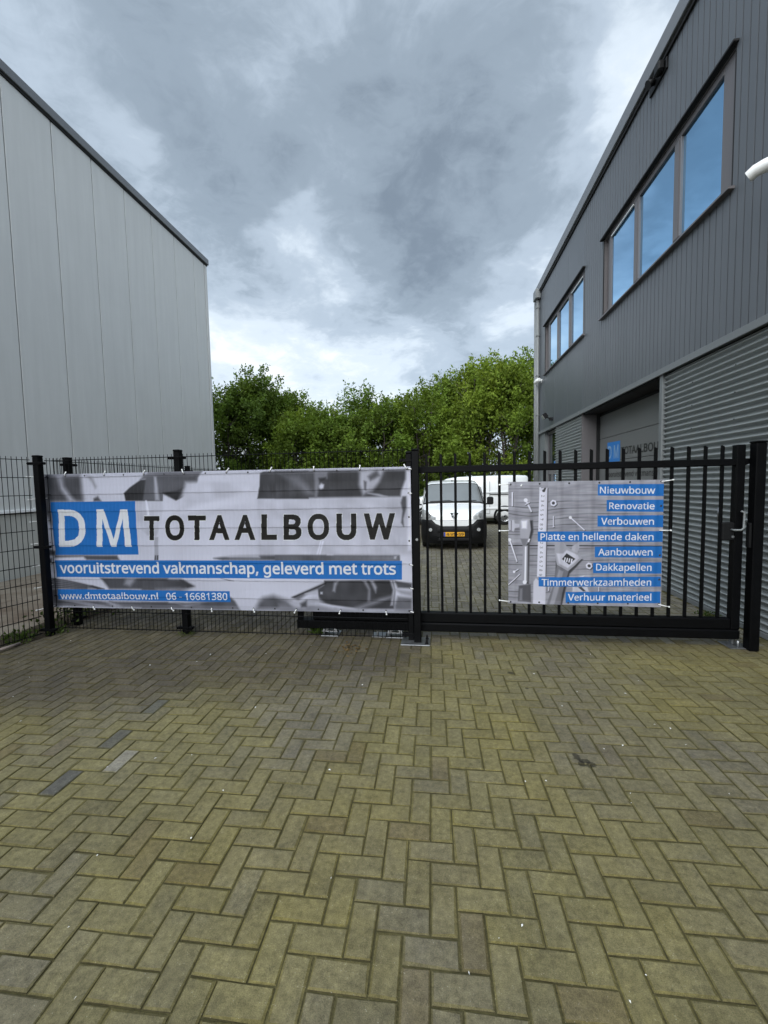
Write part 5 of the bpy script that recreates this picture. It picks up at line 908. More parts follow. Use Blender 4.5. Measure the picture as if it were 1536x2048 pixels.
# ------------------------------------------------------------------ mesh fences
def mesh_panel(mb, p0, p1, z0=.05, z1=2.06, pitch=.05, skip=0):
    p0, p1 = Vector((p0[0], p0[1], 0)), Vector((p1[0], p1[1], 0)); d = (p1 - p0); Ln = d.length; d.normalize()
    nn_ = int(Ln / pitch)
    for k in range(nn_ + 1):
        p = p0 + d * (k + .5) * Ln / (nn_ + 1)
        mb.tube([(p.x, p.y, z0 - .012), (p.x, p.y, z1 + .032)], .0034, 5, False)
    nrm = Vector((-d.y, d.x, 0)) * .0048
    z = z0
    while z < z1 + .01:
        for s_ in (1, -1): mb.tube([(p0.x + nrm.x * s_, p0.y + nrm.y * s_, z), (p1.x + nrm.x * s_, p1.y + nrm.y * s_, z)], .0041, 5, False)
        z += .201
def fence_post(x, y, h, parent, wd=.072, ang=0):
    mb = MB(); r_ = wd / 2; mb.box(-r_, r_, -r_, r_, 0, h, .005); mb.box(-r_ - .004, r_ + .004, -r_ - .004, r_ + .004, h, h + .025, .008)
    ca, sa = math.cos(ang), math.sin(ang); mb.v = [(x + a * ca - b2 * sa, y + a * sa + b2 * ca, c) for a, b2, c in mb.v]
    o = mk('post', mb, M_black, parent)
    for z in (.06, 1.04, h - .085):
        mb = MB(); mb.box(-.098, .098, -r_ - .007, -r_ - .0005, z, z + .032, .003)
        for s_ in (-1, 1):
            mb.box(min(s_ * (r_ + .002), s_ * .097), max(s_ * (r_ + .002), s_ * .097), -r_ - .001, .012, z + .001, z + .031, .006)
            if z != 1.04: mb.tube([(s_ * .082, -r_ - .006, z + .016), (s_ * .082, -r_ - .018, z + .016)], .011, 6)
        mb.v = [(x + a * ca - b2 * sa, y + a * sa + b2 * ca, c) for a, b2, c in mb.v]
        mk('clamp', mb, M_black, o, org=tuple(parent['_org']))
    return o
PA_, PB_, PC_ = (-4.57, 4.255), (-2.955, 4.415), (-.335, 4.405)
ff = thing('mesh_fence', 'black wire mesh fence carrying the wide printed banner', 'fence', (-2.45, 4.4, 0), 'wire mesh fences round the yard')
mb = MB(); mesh_panel(mb, (PA_[0] + .04, 4.394), (PB_[0] - .02, 4.394)); mk('wire_panel', mb, M_black, ff)
mb = MB(); mesh_panel(mb, (PB_[0] + .02, 4.394), (PC_[0] - .02, 4.394)); mk('wire_panel', mb, M_black, ff)
fence_post(-4.57, 4.255, 2.09, ff); fence_post(-2.955, 4.445, 2.12, ff); fence_post(-.315, 4.43, 2.02, ff, .06)
a14 = R(14)
fl_ = thing('mesh_fence', 'black wire mesh fence running along the concrete strip toward the viewer', 'fence', (-4.6, 3, 0), 'wire mesh fences round the yard')
e_ = (-4.60 - 2.5 * math.sin(a14), 4.22 - 2.5 * math.cos(a14))
mb = MB(); mesh_panel(mb, (-4.605, 4.19), e_); mk('wire_panel', mb, M_black, fl_)
fence_post(e_[0], e_[1] - .05, 2.09, fl_, ang=R(76))
fs = thing('mesh_fence', 'black wire mesh fence receding along the side of the pale hall', 'fence', (-4.57, 8, 0), 'wire mesh fences round the yard')
ys = [4.64, 7.14, 9.66, 12.18, 14.7, 17.2, 19.6]
for y in ys: fence_post(-4.57, y, 2.09, fs, ang=R(90))
for a, b2 in zip([4.30] + ys[:-1], ys):
    mb = MB(); mesh_panel(mb, (-4.57, a + .04), (-4.57, b2 - .04)); mk('wire_panel', mb, M_black, fs)
fb = thing('mesh_fence', 'black wire mesh fence closing the yard in front of the trees', 'fence', (-1, 19.6, 0), 'wire mesh fences round the yard')
xs_ = [-4.5, -2.0, .5, 3.0, 5.5]
for a, b2 in zip(xs_[:-1], xs_[1:]):
    mb = MB(); mesh_panel(mb, (a + .04, 19.6), (b2 - .04, 19.6), pitch=.05); mk('wire_panel', mb, M_black, fb)
    fence_post(b2, 19.6, 2.09, fb)

# ------------------------------------------------------------------ sliding gate
gate = thing('sliding_gate', 'black steel bar gate standing closed between its two posts', 'gate', (1.4, 4.53, 0))
mb = MB(); mb.box(-.27, 2.96, 4.50, 4.56, 1.815, 1.885, .008); mb.v += []; mk('top_rail', mb, M_black, gate)
mb = MB(); mb.poly([(2.96, 4.50, 1.885), (3.06, 4.50, 1.87), (3.06, 4.50, 1.862), (2.96, 4.50, 1.815)]); mb.poly([(2.96, 4.56, 1.885), (2.96, 4.56, 1.815), (3.06, 4.56, 1.862), (3.06, 4.56, 1.87)])
mb.quad((2.96, 4.50, 1.885), (2.96, 4.56, 1.885), (3.06, 4.56, 1.87), (3.06, 4.50, 1.87)); mb.quad((2.96, 4.50, 1.815), (3.06, 4.50, 1.862), (3.06, 4.56, 1.862), (2.96, 4.56, 1.815)); mb.quad((3.06, 4.50, 1.862), (3.06, 4.50, 1.87), (3.06, 4.56, 1.87), (3.06, 4.56, 1.862))
mk('guide_nose', mb, M_black, gate)
mb = MB(); mb.box(-1.62, 2.96, 4.48, 4.60, .085, .180, .012); mk('bottom_beam', mb, M_black, gate)
mb = MB(); mb.box(-1.44, 2.88, 4.495, 4.575, .182, .292, .010); mb.box(-1.62, -1.56, 4.50, 4.56, .182, .275, .006); mk('lower_rail', mb, M_black, gate)
mb = MB(); mb.box(-1.621, -1.612, 4.475, 4.605, .08, .185, .002); mb.tube([(-1.60, 4.478, .135), (-1.60, 4.470, .135)], .008, 8); mk('beam_cap', mb, M_black_plastic, gate)
mb = MB(); mb.box(2.88, 2.96, 4.49, 4.57, .181, 2.02, .008); mk('end_post', mb, M_black, gate)
mb = MB(); mb.box(-1.0, -.94, 4.50, 4.55, .293, 1.80, .005); mb.box(-.30, -.25, 4.505, 4.555, .293, 1.814, .005); mb.tube([(-1.0, 4.525, 1.80), (-.25, 4.525, 1.86)], .025, 6); mk('counter_frame', mb, M_black, gate)
for k in range(20):
    x = -.13 + k * .1527
    mb = MB(); mb.box(x - .0135, x + .0135, 4.513, 4.540, .293, 2.02, .003)
    mb.v[-24:] = [(a, b2, c - (.012 if (c > 2.0 and a > x) else 0)) for a, b2, c in mb.v[-24:]]
    mk('bar', mb, M_black, gate)
mb = MB(); mb.box(2.77, 2.879, 4.485, 4.545, 1.08, 1.26, .01); lk = mk('lock_case', mb, M_black_plastic, gate)
og = tuple(gate['_org'])
mb = MB(); mb.tube([(2.845, 4.484, 1.19), (2.845, 4.44, 1.19), (2.90, 4.435, 1.19), (2.925, 4.435, 1.21), (2.925, 4.435, 1.36), (2.90, 4.44, 1.375)], .010, 10); mk('handle', mb, M_trim, lk, org=og)
mb = MB(); mb.tube([(2.80, 4.60, 1.26), (2.80, 4.60, 1.40)], .012, 10); mb.tube([(2.80, 4.546, 1.25), (2.80, 4.60, 1.26)], .012, 10); mk('handle', mb, M_steel, lk, org=og)
mb = MB(); mb.tube([(2.86, 4.486, 1.12), (2.86, 4.478, 1.12)], .012, 10); mk('key_cylinder', mb, M_steel, lk, org=og)

gp = thing('gate_post', 'slim black gate post bolted down beside the wide printed banner', 'post', (-.245, 4.36, 0), 'posts of the sliding gate')
mb = MB(); mb.box(-.280, -.205, 4.335, 4.41, .012, 2.045, .006); mk('column', mb, M_black, gp)
mb = MB(); mb.box(-.284, -.201, 4.331, 4.414, 2.045, 2.065, .008); mk('cap', mb, M_black, gp)
mb = MB(); mb.box(-.42, -.11, 4.27, 4.50, 0.002, .014, .003); bpz = mk('base_plate', mb, M_steel, gp)
for (x, y) in ((-.145, 4.31), (-.145, 4.45)):
    mb = MB(); mb.tube([(x, y, .015), (x, y, .024)], .019, 6); mb.tube([(x, y, .024), (x, y, .060)], .011, 8); mk('bolt', mb, M_black_plastic, bpz, org=tuple(gp['_org']))
mb = MB(); mb.tube([(-.235, 4.334, 1.12), (-.235, 4.326, 1.12)], .014, 10); mk('bolt', mb, M_steel, gp)
cp_ = thing('gate_post', 'heavy black catch post at the lock end of the gate', 'post', (3.03, 4.44, 0), 'posts of the sliding gate')
mb = MB(); mb.box(2.988, 3.078, 4.395, 4.495, 0.0, 2.025, .008); mk('column', mb, M_black, cp_)
mb = MB(); mb.box(2.983, 3.083, 4.390, 4.500, 2.025, 2.045, .008); mk('cap', mb, M_black, cp_)
mb = MB(); mb.box(2.966, 2.987, 4.42, 4.47, 1.02, 1.26, .003); mb.box(2.962, 2.966, 4.43, 4.46, 1.24, 1.26); mk('strike_plate', mb, M_black_plastic, cp_)
mb = MB(); mb.box(2.85, 3.04, 4.44, 4.64, .003, .012, .002); mb.box(2.93, 2.96, 4.55, 4.60, .012, .07, .004); mb.tube([(2.945, 4.49, .012), (2.945, 4.49, .075)], .013, 8); mk('catch_plate', mb, M_steel, cp_)
for (x, y, lb) in ((-1.24, 4.55, 'galvanised gate roller block beside a grass tuft under the beam'), (-.50, 4.55, 'galvanised gate roller block next to the slim gate post foot')):
    rc = thing('gate_roller', lb, 'gate roller', (x, y, 0), 'gate rollers under the beam')
    mb = MB(); mb.box(x - .10, x + .10, y - .09, y + .09, .002, .016, .003); mb.box(x - .09, x + .09, y - .07, y + .07, .052, .062, .003)
    for sx in (-1, 1):
        for sy in (-1, 1): mb.tube([(x + sx * .07, y + sy * .055, .015), (x + sx * .07, y + sy * .055, .083)], .008, 8); mb.tube([(x + sx * .07, y + sy * .055, .062), (x + sx * .07, y + sy * .055, .073)], .015, 6)
    mk('base_plate', mb, M_steel, rc)
    mb = MB(); mb.tube([(x - .05, y - .018, .09), (x - .05, y + .018, .09)], .028, 14); mb.tube([(x + .05, y - .018, .09), (x + .05, y + .018, .09)], .028, 14); mk('roller', mb, M_bolt, rc)
    if x > -.9:
        mb = MB(); mb.box(x - .26, x - .11, y - .07, y + .08, .002, .012, .003); mb.tube([(x - .2, y - .03, .012), (x - .2, y - .03, .06)], .012, 8); mk('extension_plate', mb, M_steel, rc)
# workshop door lettering
dmap = lambda off: (lambda s_, z: (XD - off, -s_, z))
LB = [[(-9.95, 2.10), (-9.29, 2.09), (-9.29, 2.515), (-9.95, 2.53)]]
class _P(dict): pass
def door_print(name, loops, off, m): 
    me_o = None
    dr['_org'] = list(shop['_org']); return lettering(name, loops, dmap(off), m, dr)
door_print('door_logo', Solid(LB), .003, M_blue)
door_print('door_logo_lettering', fit_line('D M', 14, (-9.90, 2.17), (-9.36, 2.165), .27), .006, mat('faded_white_print', (.25, .40, .60, 1), .5))
door_print('door_lettering', fit_line('TOTAALBOUW', 16, (-9.235, 2.225), (-7.50, 2.195), .145), .004, M_black_print)
door_print('door_lettering', fit_line('vooruitstrevend vakmanschap', 8, (-9.95, 1.77), (-7.50, 1.765), .115), .004, M_black_print)
# ------------------------------------------------------------------ vans (built nose at y=0, tail at +y, then placed)
def section(wd, zt, zb, nose=0.0, tum=.2):
    belt = min(1.0, zt - .16)
    ws = wd - max(0, zt - belt - .16) * tum
    half = [(0, zb), (wd * .85, zb), (wd * .95, zb + .03), (wd * .99, zb + .12), (wd, zb + .24)]
    zl = zb + .24
    for k in (1, 2, 3): half.append((wd, zl + (belt - zl) * k / 3))
    for k in (1, 2): half.append((wd + (ws - wd) * k / 2 * .95, belt + (zt - .11 - belt) * k / 2))
    half += [(ws - .02, zt - .06), (ws - .06, zt - .022), (ws - .14, zt - .006), (ws * .5, zt + .004), (0, zt + .008)]
    return half
def body_rows(st, zb=.24, tum=.2):
    rows = []
    for (y, zt, wd) in st:
        h = section(wd, zt, zb, 0, tum)
        rows.append([(x, y, z) for x, z in h] + [(-x, y, z) for x, z in h[-2:0:-1]])
    return rows
def loft(rows):
    mb = MB(); mb.grid(rows, True, True)
    mb.poly(rows[0][::-1]); mb.poly(rows[-1]); return mb
class Van:
    def __init__(s, root): s.root = root; s.root['_org'] = [0, 0, 0]
    def part(s, name, mb, m, parent=None, sub=0):
        o = mk(name, mb, m, parent or s.root, org=(0, 0, 0))
        if sub: 
            md = o.modifiers.new('subsurf', 'SUBSURF'); md.levels = sub; md.render_levels = sub
        return o
    def wheel(s, x, y, r, wd, side, style):
        mb = MB(); n = 28; prof = [(r * .62, .5), (r * .9, .5), (r * .98, .42), (r, .3), (r, -.3), (r * .98, -.42), (r * .9, -.5), (r * .62, -.5)]
        rows = [[(x + q * wd * side, y + rr * math.cos(2 * math.pi * k / n), r + rr * math.sin(2 * math.pi * k / n)) for rr, q in prof] for k in range(n + 1)]
        mb.grid(rows); w_ = s.part('wheel', mb, M_tyre)
        mb = MB(); f = x + side * wd * .44
        ring_ = lambda rr, dx: [(f + side * dx, y + rr * math.cos(2 * math.pi * k / n), r + rr * math.sin(2 * math.pi * k / n)) for k in range(n)]
        mb.grid([ring_(r * .64, .01), ring_(r * .60, .012), ring_(r * .56, -.01), ring_(r * .36, -.02), ring_(r * .30, .0), ring_(r * .12, .012)], True, True)
        mb.poly(ring_(r * .12, .012))
        rim = s.part('rim', mb, M_rim, w_)
        mb = MB()
        for k in range(style):
            a = 2 * math.pi * k / style; rr = r * .47; dy, dz = rr * math.cos(a), rr * math.sin(a)
            mb.tube([(f - side * .02, y + dy, r + dz), (f + side * .002, y + dy, r + dz)], r * .055, 8)
        mb.tube([(f - side * .02, y, r), (f + side * .016, y, r)], r * .1, 10)
        s.part('rim_holes', mb, M_black_plastic, w_)
def outline_w(st, y):
    for (a, b2) in zip(st[:-1], st[1:]):
        if a[0] <= y <= b2[0]:
            t_ = (y - a[0]) / (b2[0] - a[0] + 1e-9); return a[2] + (b2[2] - a[2]) * t_, a[1] + (b2[1] - a[1]) * t_
    return st[-1][2], st[-1][1]

# small van facing the gate
ST1 = [(0, .74, .50), (.02, .83, .58), (.06, .92, .66), (.14, .985, .73), (.28, 1.03, .79), (.5, 1.09, .83), (.74, 1.15, .845), (.92, 1.30, .85), (1.12, 1.47, .85), (1.30, 1.60, .85),
       (1.44, 1.685, .85), (1.62, 1.735, .85), (1.95, 1.775, .85), (2.6, 1.79, .85), (3.3, 1.785, .85), (3.66, 1.76, .845), (3.80, 1.68, .83), (3.84, 1.5, .80)]
v1 = thing('delivery_van', 'small white delivery van facing the gate, black bumper and yellow number plate', 'van', (.377, 10.62, 0))
V1 = Van(v1)
V1.part('body', loft(body_rows(ST1)), M_paint_white)
def shell(ys, zfun, off, xlim=None, st=ST1, n=10, rows_=5):
    """strip of skin that follows the plan outline of the nose, standing proud by off"""
    pts = []
    for y in ys:
        w_, _ = outline_w(st, y); pts.append((w_ + off, y))
    return pts
# bumper: follows nose outline
ys_ = [.62, .5, .4, .28, .2, .14, .09, .06, .03, .015]
pl = [(-outline_w(ST1, y)[0] - .012, y - .012) for y in ys_] + [(-.46, -.022), (-.30, -.034), (0, -.04), (.30, -.034), (.46, -.022)] + [(outline_w(ST1, y)[0] + .012, y - .012) for y in ys_[::-1]]
def zcap(x): 
    a = abs(x); return .61 + .165 * smooth(.43, .50, a) - .05 * smooth(.80, .86, a)
mb = MB(); rows = []
for q in range(8):
    r_ = []
    for (x, y) in pl:
        zt = zcap(x); zz = .17 + (zt - .17) * q / 7; bul = .02 * math.sin(math.pi * q / 7) ; s_ = 1 if y < .05 else .4
        tuck = .05 * max(0, 1 - q / 2.0)
        r_.append((x * (1 + .02 * math.sin(math.pi * q / 7)) , y - bul * s_ + tuck, zz))
    rows.append(r_)
rows.append([(x * .97, y + .06, zcap(x) + .004) for (x, y) in pl])
mb.grid(rows); V1.part('bumper', mb, M_black_plastic)
mb = MB(); mb.box(-.44, .44, -.075, -.05, .50, .575, .012); mb.box(-.40, .40, -.072, -.05, .27, .33, .01); V1.part('grille', mb, M_dark_gap)
mb = MB()
for z in (.485, .345, .255): mb.box(-.43, .43, -.079, -.045, z, z + .012, .004)
V1.part('bumper_trim', mb, M_black_plastic)
mb = MB(); mb.box(-.50, .50, -.012, .02, .612, .765, .01); V1.part('nose_panel', mb, M_paint_white)
mb = MB(); mb.box(-.49, .49, -.0125, -.005, .768, .773); mb.box(-.012, .012, 1.62, 1.64, 1.735, 1.80, .004); V1.part('bonnet_gap', mb, M_dark_gap)
# headlights
for sd in (-1, 1):
    mb = MB(); rows = []
    for q, y in enumerate((.0, .03, .07, .13, .20, .29, .38)):
        w_, _ = outline_w(ST1, y); x = sd * (w_ + .01)
        zl = .79 + .02 * q / 6; zh = (.90, .965, 1.0, 1.02, 1.03, 1.035, 1.0)[q]
        if y == 0: x = sd * .47
        rows.append([(x, y - .02 + (.03 if k == 3 else 0), zl + (zh - zl) * k / 3) for k in range(4)])
    mb.grid(rows); h_ = V1.part('headlight', mb, M_headlight)
    mb = MB(); cxl, cyl = sd * .64, .03
    mb.tube([(cxl, -.012, .90), (cxl, .028, .90)], [.05, .03], 14); V1.part('bulb', mb, M_rim, h_)
    mb = MB(); mb.tube([(sd * .60, -.05, .53), (sd * .60, .02, .53)], .042, 14); V1.part('fog_light', mb, M_headlight)
    mb = MB(); wx = sd * .845
    mb.box(min(wx, wx + sd * .09), max(wx, wx + sd * .09), .86, .90, 1.11, 1.15, .01); a, b2 = sorted((sd * .90, sd * 1.07)); mb.box(a, b2, .80, .92, 1.11, 1.32, .03)
    m_ = V1.part('mirror', mb, M_black_plastic)
    mb = MB(); mb.quad((sd * .853, 1.02, 1.12), (sd * .858, 1.95, 1.13), (sd * .785, 1.95, 1.60), (sd * .80, 1.42, 1.58)); V1.part('side_window', mb, M_glass_dark)
    for y, in ((.72,), (3.15,)):
        V1.wheel(sd * .74, y, .30, .19, sd, 9)
# windscreen follows the loft between cowl and roof
mb = MB(); rows = []
for y in (.775, .92, 1.02, 1.12, 1.30, 1.42):
    w_, zt = outline_w(ST1, y); belt = min(1.0, zt - .16); ws = w_ - max(0, zt - belt - .16) * .2; hw = ws - .045
    zs = lambda x: float(np.interp(abs(x), [0, ws * .5, ws - .14, ws - .06, ws - .02], [zt + .008, zt + .004, zt - .006, zt - .022, zt - .06]))
    rows.append([(hw * k / 8, y - .012, zs(hw * k / 8) + .012) for k in range(-8, 9)])
mb.grid(rows); ws_ = V1.part('windscreen', mb, M_van_glass)
mb = MB()
edge = rows[0]; mb.tube([(x, y - .01, z - .005) for x, y, z in edge], .017, 6)
for s_ in (0, -1): mb.tube([(r_[s_][0], r_[s_][1] - .004, r_[s_][2]) for r_ in rows], .013, 6)
mb.tube([(x, y - .004, z) for x, y, z in rows[-1]], .009, 6)
V1.part('windscreen_seal', mb, M_black_plastic, ws_)
mb = MB(); mb.tube([(-.62, .79, 1.215), (-.1, .785, 1.235), (.02, .76, 1.20)], .009, 6); mb.tube([(.02, .765, 1.21), (.62, .80, 1.225)], .009, 6); V1.part('wiper', mb, M_black_plastic)
mb = MB(); mb.box(-.27, .25, -.102, -.078, .365, .475, .006); pl_ = V1.part('number_plate', mb, M_plate)
mb = MB(); mb.box(-.268, -.228, -.1035, -.1021, .368, .472); V1.part('plate_band', mb, M_euro, pl_)
v1['_org'] = [0, 0, 0]
pl_['_org'] = [0, 0, 0]
lettering('plate_characters', fit_line('4-VN-59', 17, (-.205, .387), (.225, .387), .066), lambda x, z: (x, -.1045, z), M_black_print, pl_)
# badge: rearing beast on a dark shield
mb = MB(); mb.poly([(-.105, -.030, .955), (.105, -.030, .955), (.05, -.036, .845), (0, -.038, .825), (-.05, -.036, .845)]); bd = V1.part('badge', mb, M_black_plastic)
bd['_org'] = [0, 0, 0]
beast = [(-.035, .94), (-.005, .948), (.02, .935), (.012, .918), (.035, .925), (.048, .91), (.02, .902), (.03, .885), (.05, .872), (.035, .862), (.012, .874), (-.005, .855), (.004, .838), (-.02, .835), (-.022, .856), (-.012, .88), (-.03, .89), (-.05, .875), (-.055, .885), (-.03, .905), (-.045, .92)]
lettering('badge_emblem', Solid([beast]), lambda x, z: (x, -.0405, z), M_white_print, bd)
lettering('bonnet_lettering', fit_line('DM TOTAALBOUW', 4, (-.42, .0), (.42, 0), .055), lambda x, z: (x, .56 + .5 * z, 1.118 + .27 * z + (.016 - .02 * abs(x) / .5)), mat('grey_lettering', (.22, .24, .27, 1), .5), v1)

# large van parked across the back of the yard, nose to the left
ST2 = [(0, .80, .60), (.05, .92, .74), (.16, 1.02, .84), (.4, 1.10, .91), (.72, 1.17, .945), (.98, 1.38, .95), (1.25, 1.60, .95), (1.52, 1.79, .95), (1.75, 1.89, .95), (2.1, 1.945, .95), (2.8, 1.975, .95), (3.8, 1.985, .95), (4.6, 1.98, .95), (4.86, 1.965, .945), (4.93, 1.90, .93), (4.95, 1.7, .90)]
v2 = thing('panel_van', 'larger white panel van parked side-on behind the small van', 'van', (-1.42, 17.95, 0))
V2 = Van(v2)
V2.part('body', loft(body_rows(ST2, .26, .13)), M_paint_white)
for sd in (-1, 1):
    for y in (.88, 4.0): V2.wheel(sd * .84, y, .345, .22, sd, 14)
    mb = MB(); mb.quad((sd * .953, 1.12, 1.15), (sd * .953, 2.0, 1.17), (sd * .90, 2.0, 1.66), (sd * .905, 1.62, 1.64)); V2.part('side_window', mb, M_glass_dark)
    for y in (.88, 4.0):
        mb = MB(); n = 20; o1 = [(sd * .958, y + .43 * math.cos(math.pi * (k / n) * 1.12 - .19), .345 + .43 * math.sin(math.pi * (k / n) * 1.12 - .19)) for k in range(n + 1)]
        o2 = [(sd * .962, y + .345 * math.cos(math.pi * (k / n) * 1.12 - .19), .345 + .345 * math.sin(math.pi * (k / n) * 1.12 - .19)) for k in range(n + 1)]
        mb.grid([o1, o2]); V2.part('wheel_arch', mb, M_black_plastic)
    mb = MB()
    for y in (2.06, 3.42): mb.box(min(sd * .945, sd * .956), max(sd * .945, sd * .956), y, y + .012, .46, 1.74)
    mb.box(min(sd * .945, sd * .9535), max(sd * .945, sd * .9535), 2.06, 3.43, .455, .465)
    mb.box(min(sd * .94, sd * .958), max(sd * .94, sd * .958), 3.42, 4.75, 1.21, 1.235)
    V2.part('side_door_gap', mb, M_dark_gap)
    mb = MB(); a, b2 = sorted((sd * .94, sd * .975)); mb.box(a, b2, 1.3, 4.7, .62, .72, .015); mb.box(a, b2, 2.2, 4.75, 1.28, 1.34, .015); V2.part('side_moulding', mb, M_paint_white)
    mb = MB(); a, b2 = sorted((sd * .95, sd * .985)); mb.box(a, b2, 2.2, 2.4, 1.02, 1.06, .012); V2.part('door_handle', mb, M_paint_white)
    mb = MB(); a, b2 = sorted((sd * .97, sd * 1.18)); mb.box(a, b2, 1.10, 1.24, 1.14, 1.40, .04); V2.part('mirror', mb, M_black_plastic)
    mb = MB(); a, b2 = sorted((sd * .80, sd * .948)); mb.box(a, b2, 4.90, 4.97, .95, 1.45, .02); V2.part('tail_light', mb, mat('red_lens', (.35, .015, .012, 1), .2))
    mb = MB(); a, b2 = sorted((sd * .66, sd * .86)); mb.box(a, b2, .02, .14, .78, .93, .03); V2.part('headlight', mb, M_headlight)
mb = MB(); rows = []
for y, zt in ((.75, 1.20), (.98, 1.39), (1.25, 1.61), (1.52, 1.80), (1.68, 1.87)):
    rows.append([((.84 - .06 * (y - .75)) * k / 6, y - .02 + .06 * (abs(k) / 6) ** 3, zt + .008 - .05 * (abs(k) / 6) ** 3) for k in range(-6, 7)])
mb.grid(rows); V2.part('windscreen', mb, M_glass_dark)
mb = MB(); mb.box(-.93, .93, 4.93, 5.03, .34, .62, .04); mb.box(-.88, .88, -.06, .12, .28, .68, .06); V2.part('bumper', mb, M_black_plastic)
v2.rotation_euler = (0, 0, R(-90))

# ------------------------------------------------------------------ foliage
def leaf_mat(name, trans=.35):
    m = bpy.data.materials.new(name); m.use_nodes = True
    t = m.node_tree; b = t.nodes['Principled BSDF']; out = t.nodes['Material Output']
    a = t.nodes.new('ShaderNodeAttribute'); a.attribute_name = 'leaf'
    b.inputs['Roughness'].default_value = .6; b.inputs['Specular IOR Level'].default_value = .15
    tr = t.nodes.new('ShaderNodeBsdfTranslucent'); mx = t.nodes.new('ShaderNodeMixShader'); mx.inputs[0].default_value = trans
    sc2 = t.nodes.new('ShaderNodeVectorMath'); sc2.operation = 'MULTIPLY'; sc2.inputs[1].default_value = (1.25, 1.25, .6)
    t.links.new(a.outputs['Color'], b.inputs['Base Color']); t.links.new(a.outputs['Color'], sc2.inputs[0]); t.links.new(sc2.outputs[0], tr.inputs['Color'])
    t.links.new(b.outputs[0], mx.inputs[1]); t.links.new(tr.outputs[0], mx.inputs[2]); t.links.new(mx.outputs[0], out.inputs[0])
    return m
M_leaf = leaf_mat('leaves'); M_bark = mat('bark', (.055, .047, .036, 1), .9, var=.3, vscale=14, bump=.5, bscale=25)
def leaf_mesh(name, P_, Dv, size, C, parent, org, rs, aspect=.55):
    n = len(P_)
    Dv = Dv / (np.linalg.norm(Dv, axis=1, keepdims=True) + 1e-9)
    r = rs.normal(size=(n, 3)); S = np.cross(Dv, r); S /= (np.linalg.norm(S, axis=1, keepdims=True) + 1e-9)
    Nn = np.cross(Dv, S)
    sz = size * rs.uniform(.65, 1.25, (n, 1))
    a = P_; c = P_ + Dv * sz; mid = P_ + Dv * sz * .45
    l_ = mid + S * sz * aspect * .5 + Nn * sz * .12; r_ = mid - S * sz * aspect * .5 + Nn * sz * .12
    V_ = np.stack([a, r_, c, l_], 1).reshape(-1, 3) - np.array(org)
    me = bpy.data.meshes.new(name); me.vertices.add(4 * n); me.vertices.foreach_set('co', V_.ravel().astype(np.float32))
    me.loops.add(4 * n); me.loops.foreach_set('vertex_index', np.arange(4 * n, dtype=np.int32))
    me.polygons.add(n); me.polygons.foreach_set('loop_start', np.arange(0, 4 * n, 4, dtype=np.int32)); me.polygons.foreach_set('loop_total', np.full(n, 4, np.int32))
    at = me.attributes.new('leaf', 'FLOAT_COLOR', 'POINT'); buf = np.ones((4 * n, 4), np.float32); buf[:, :3] = np.repeat(C, 4, axis=0); at.data.foreach_set('color', buf.ravel())
    me.update(calc_edges=True); me.validate()
    o = bpy.data.objects.new(name, me); col.objects.link(o); me.materials.append(M_leaf)
    if parent: o.parent = parent
    else: o.location = org
    return o
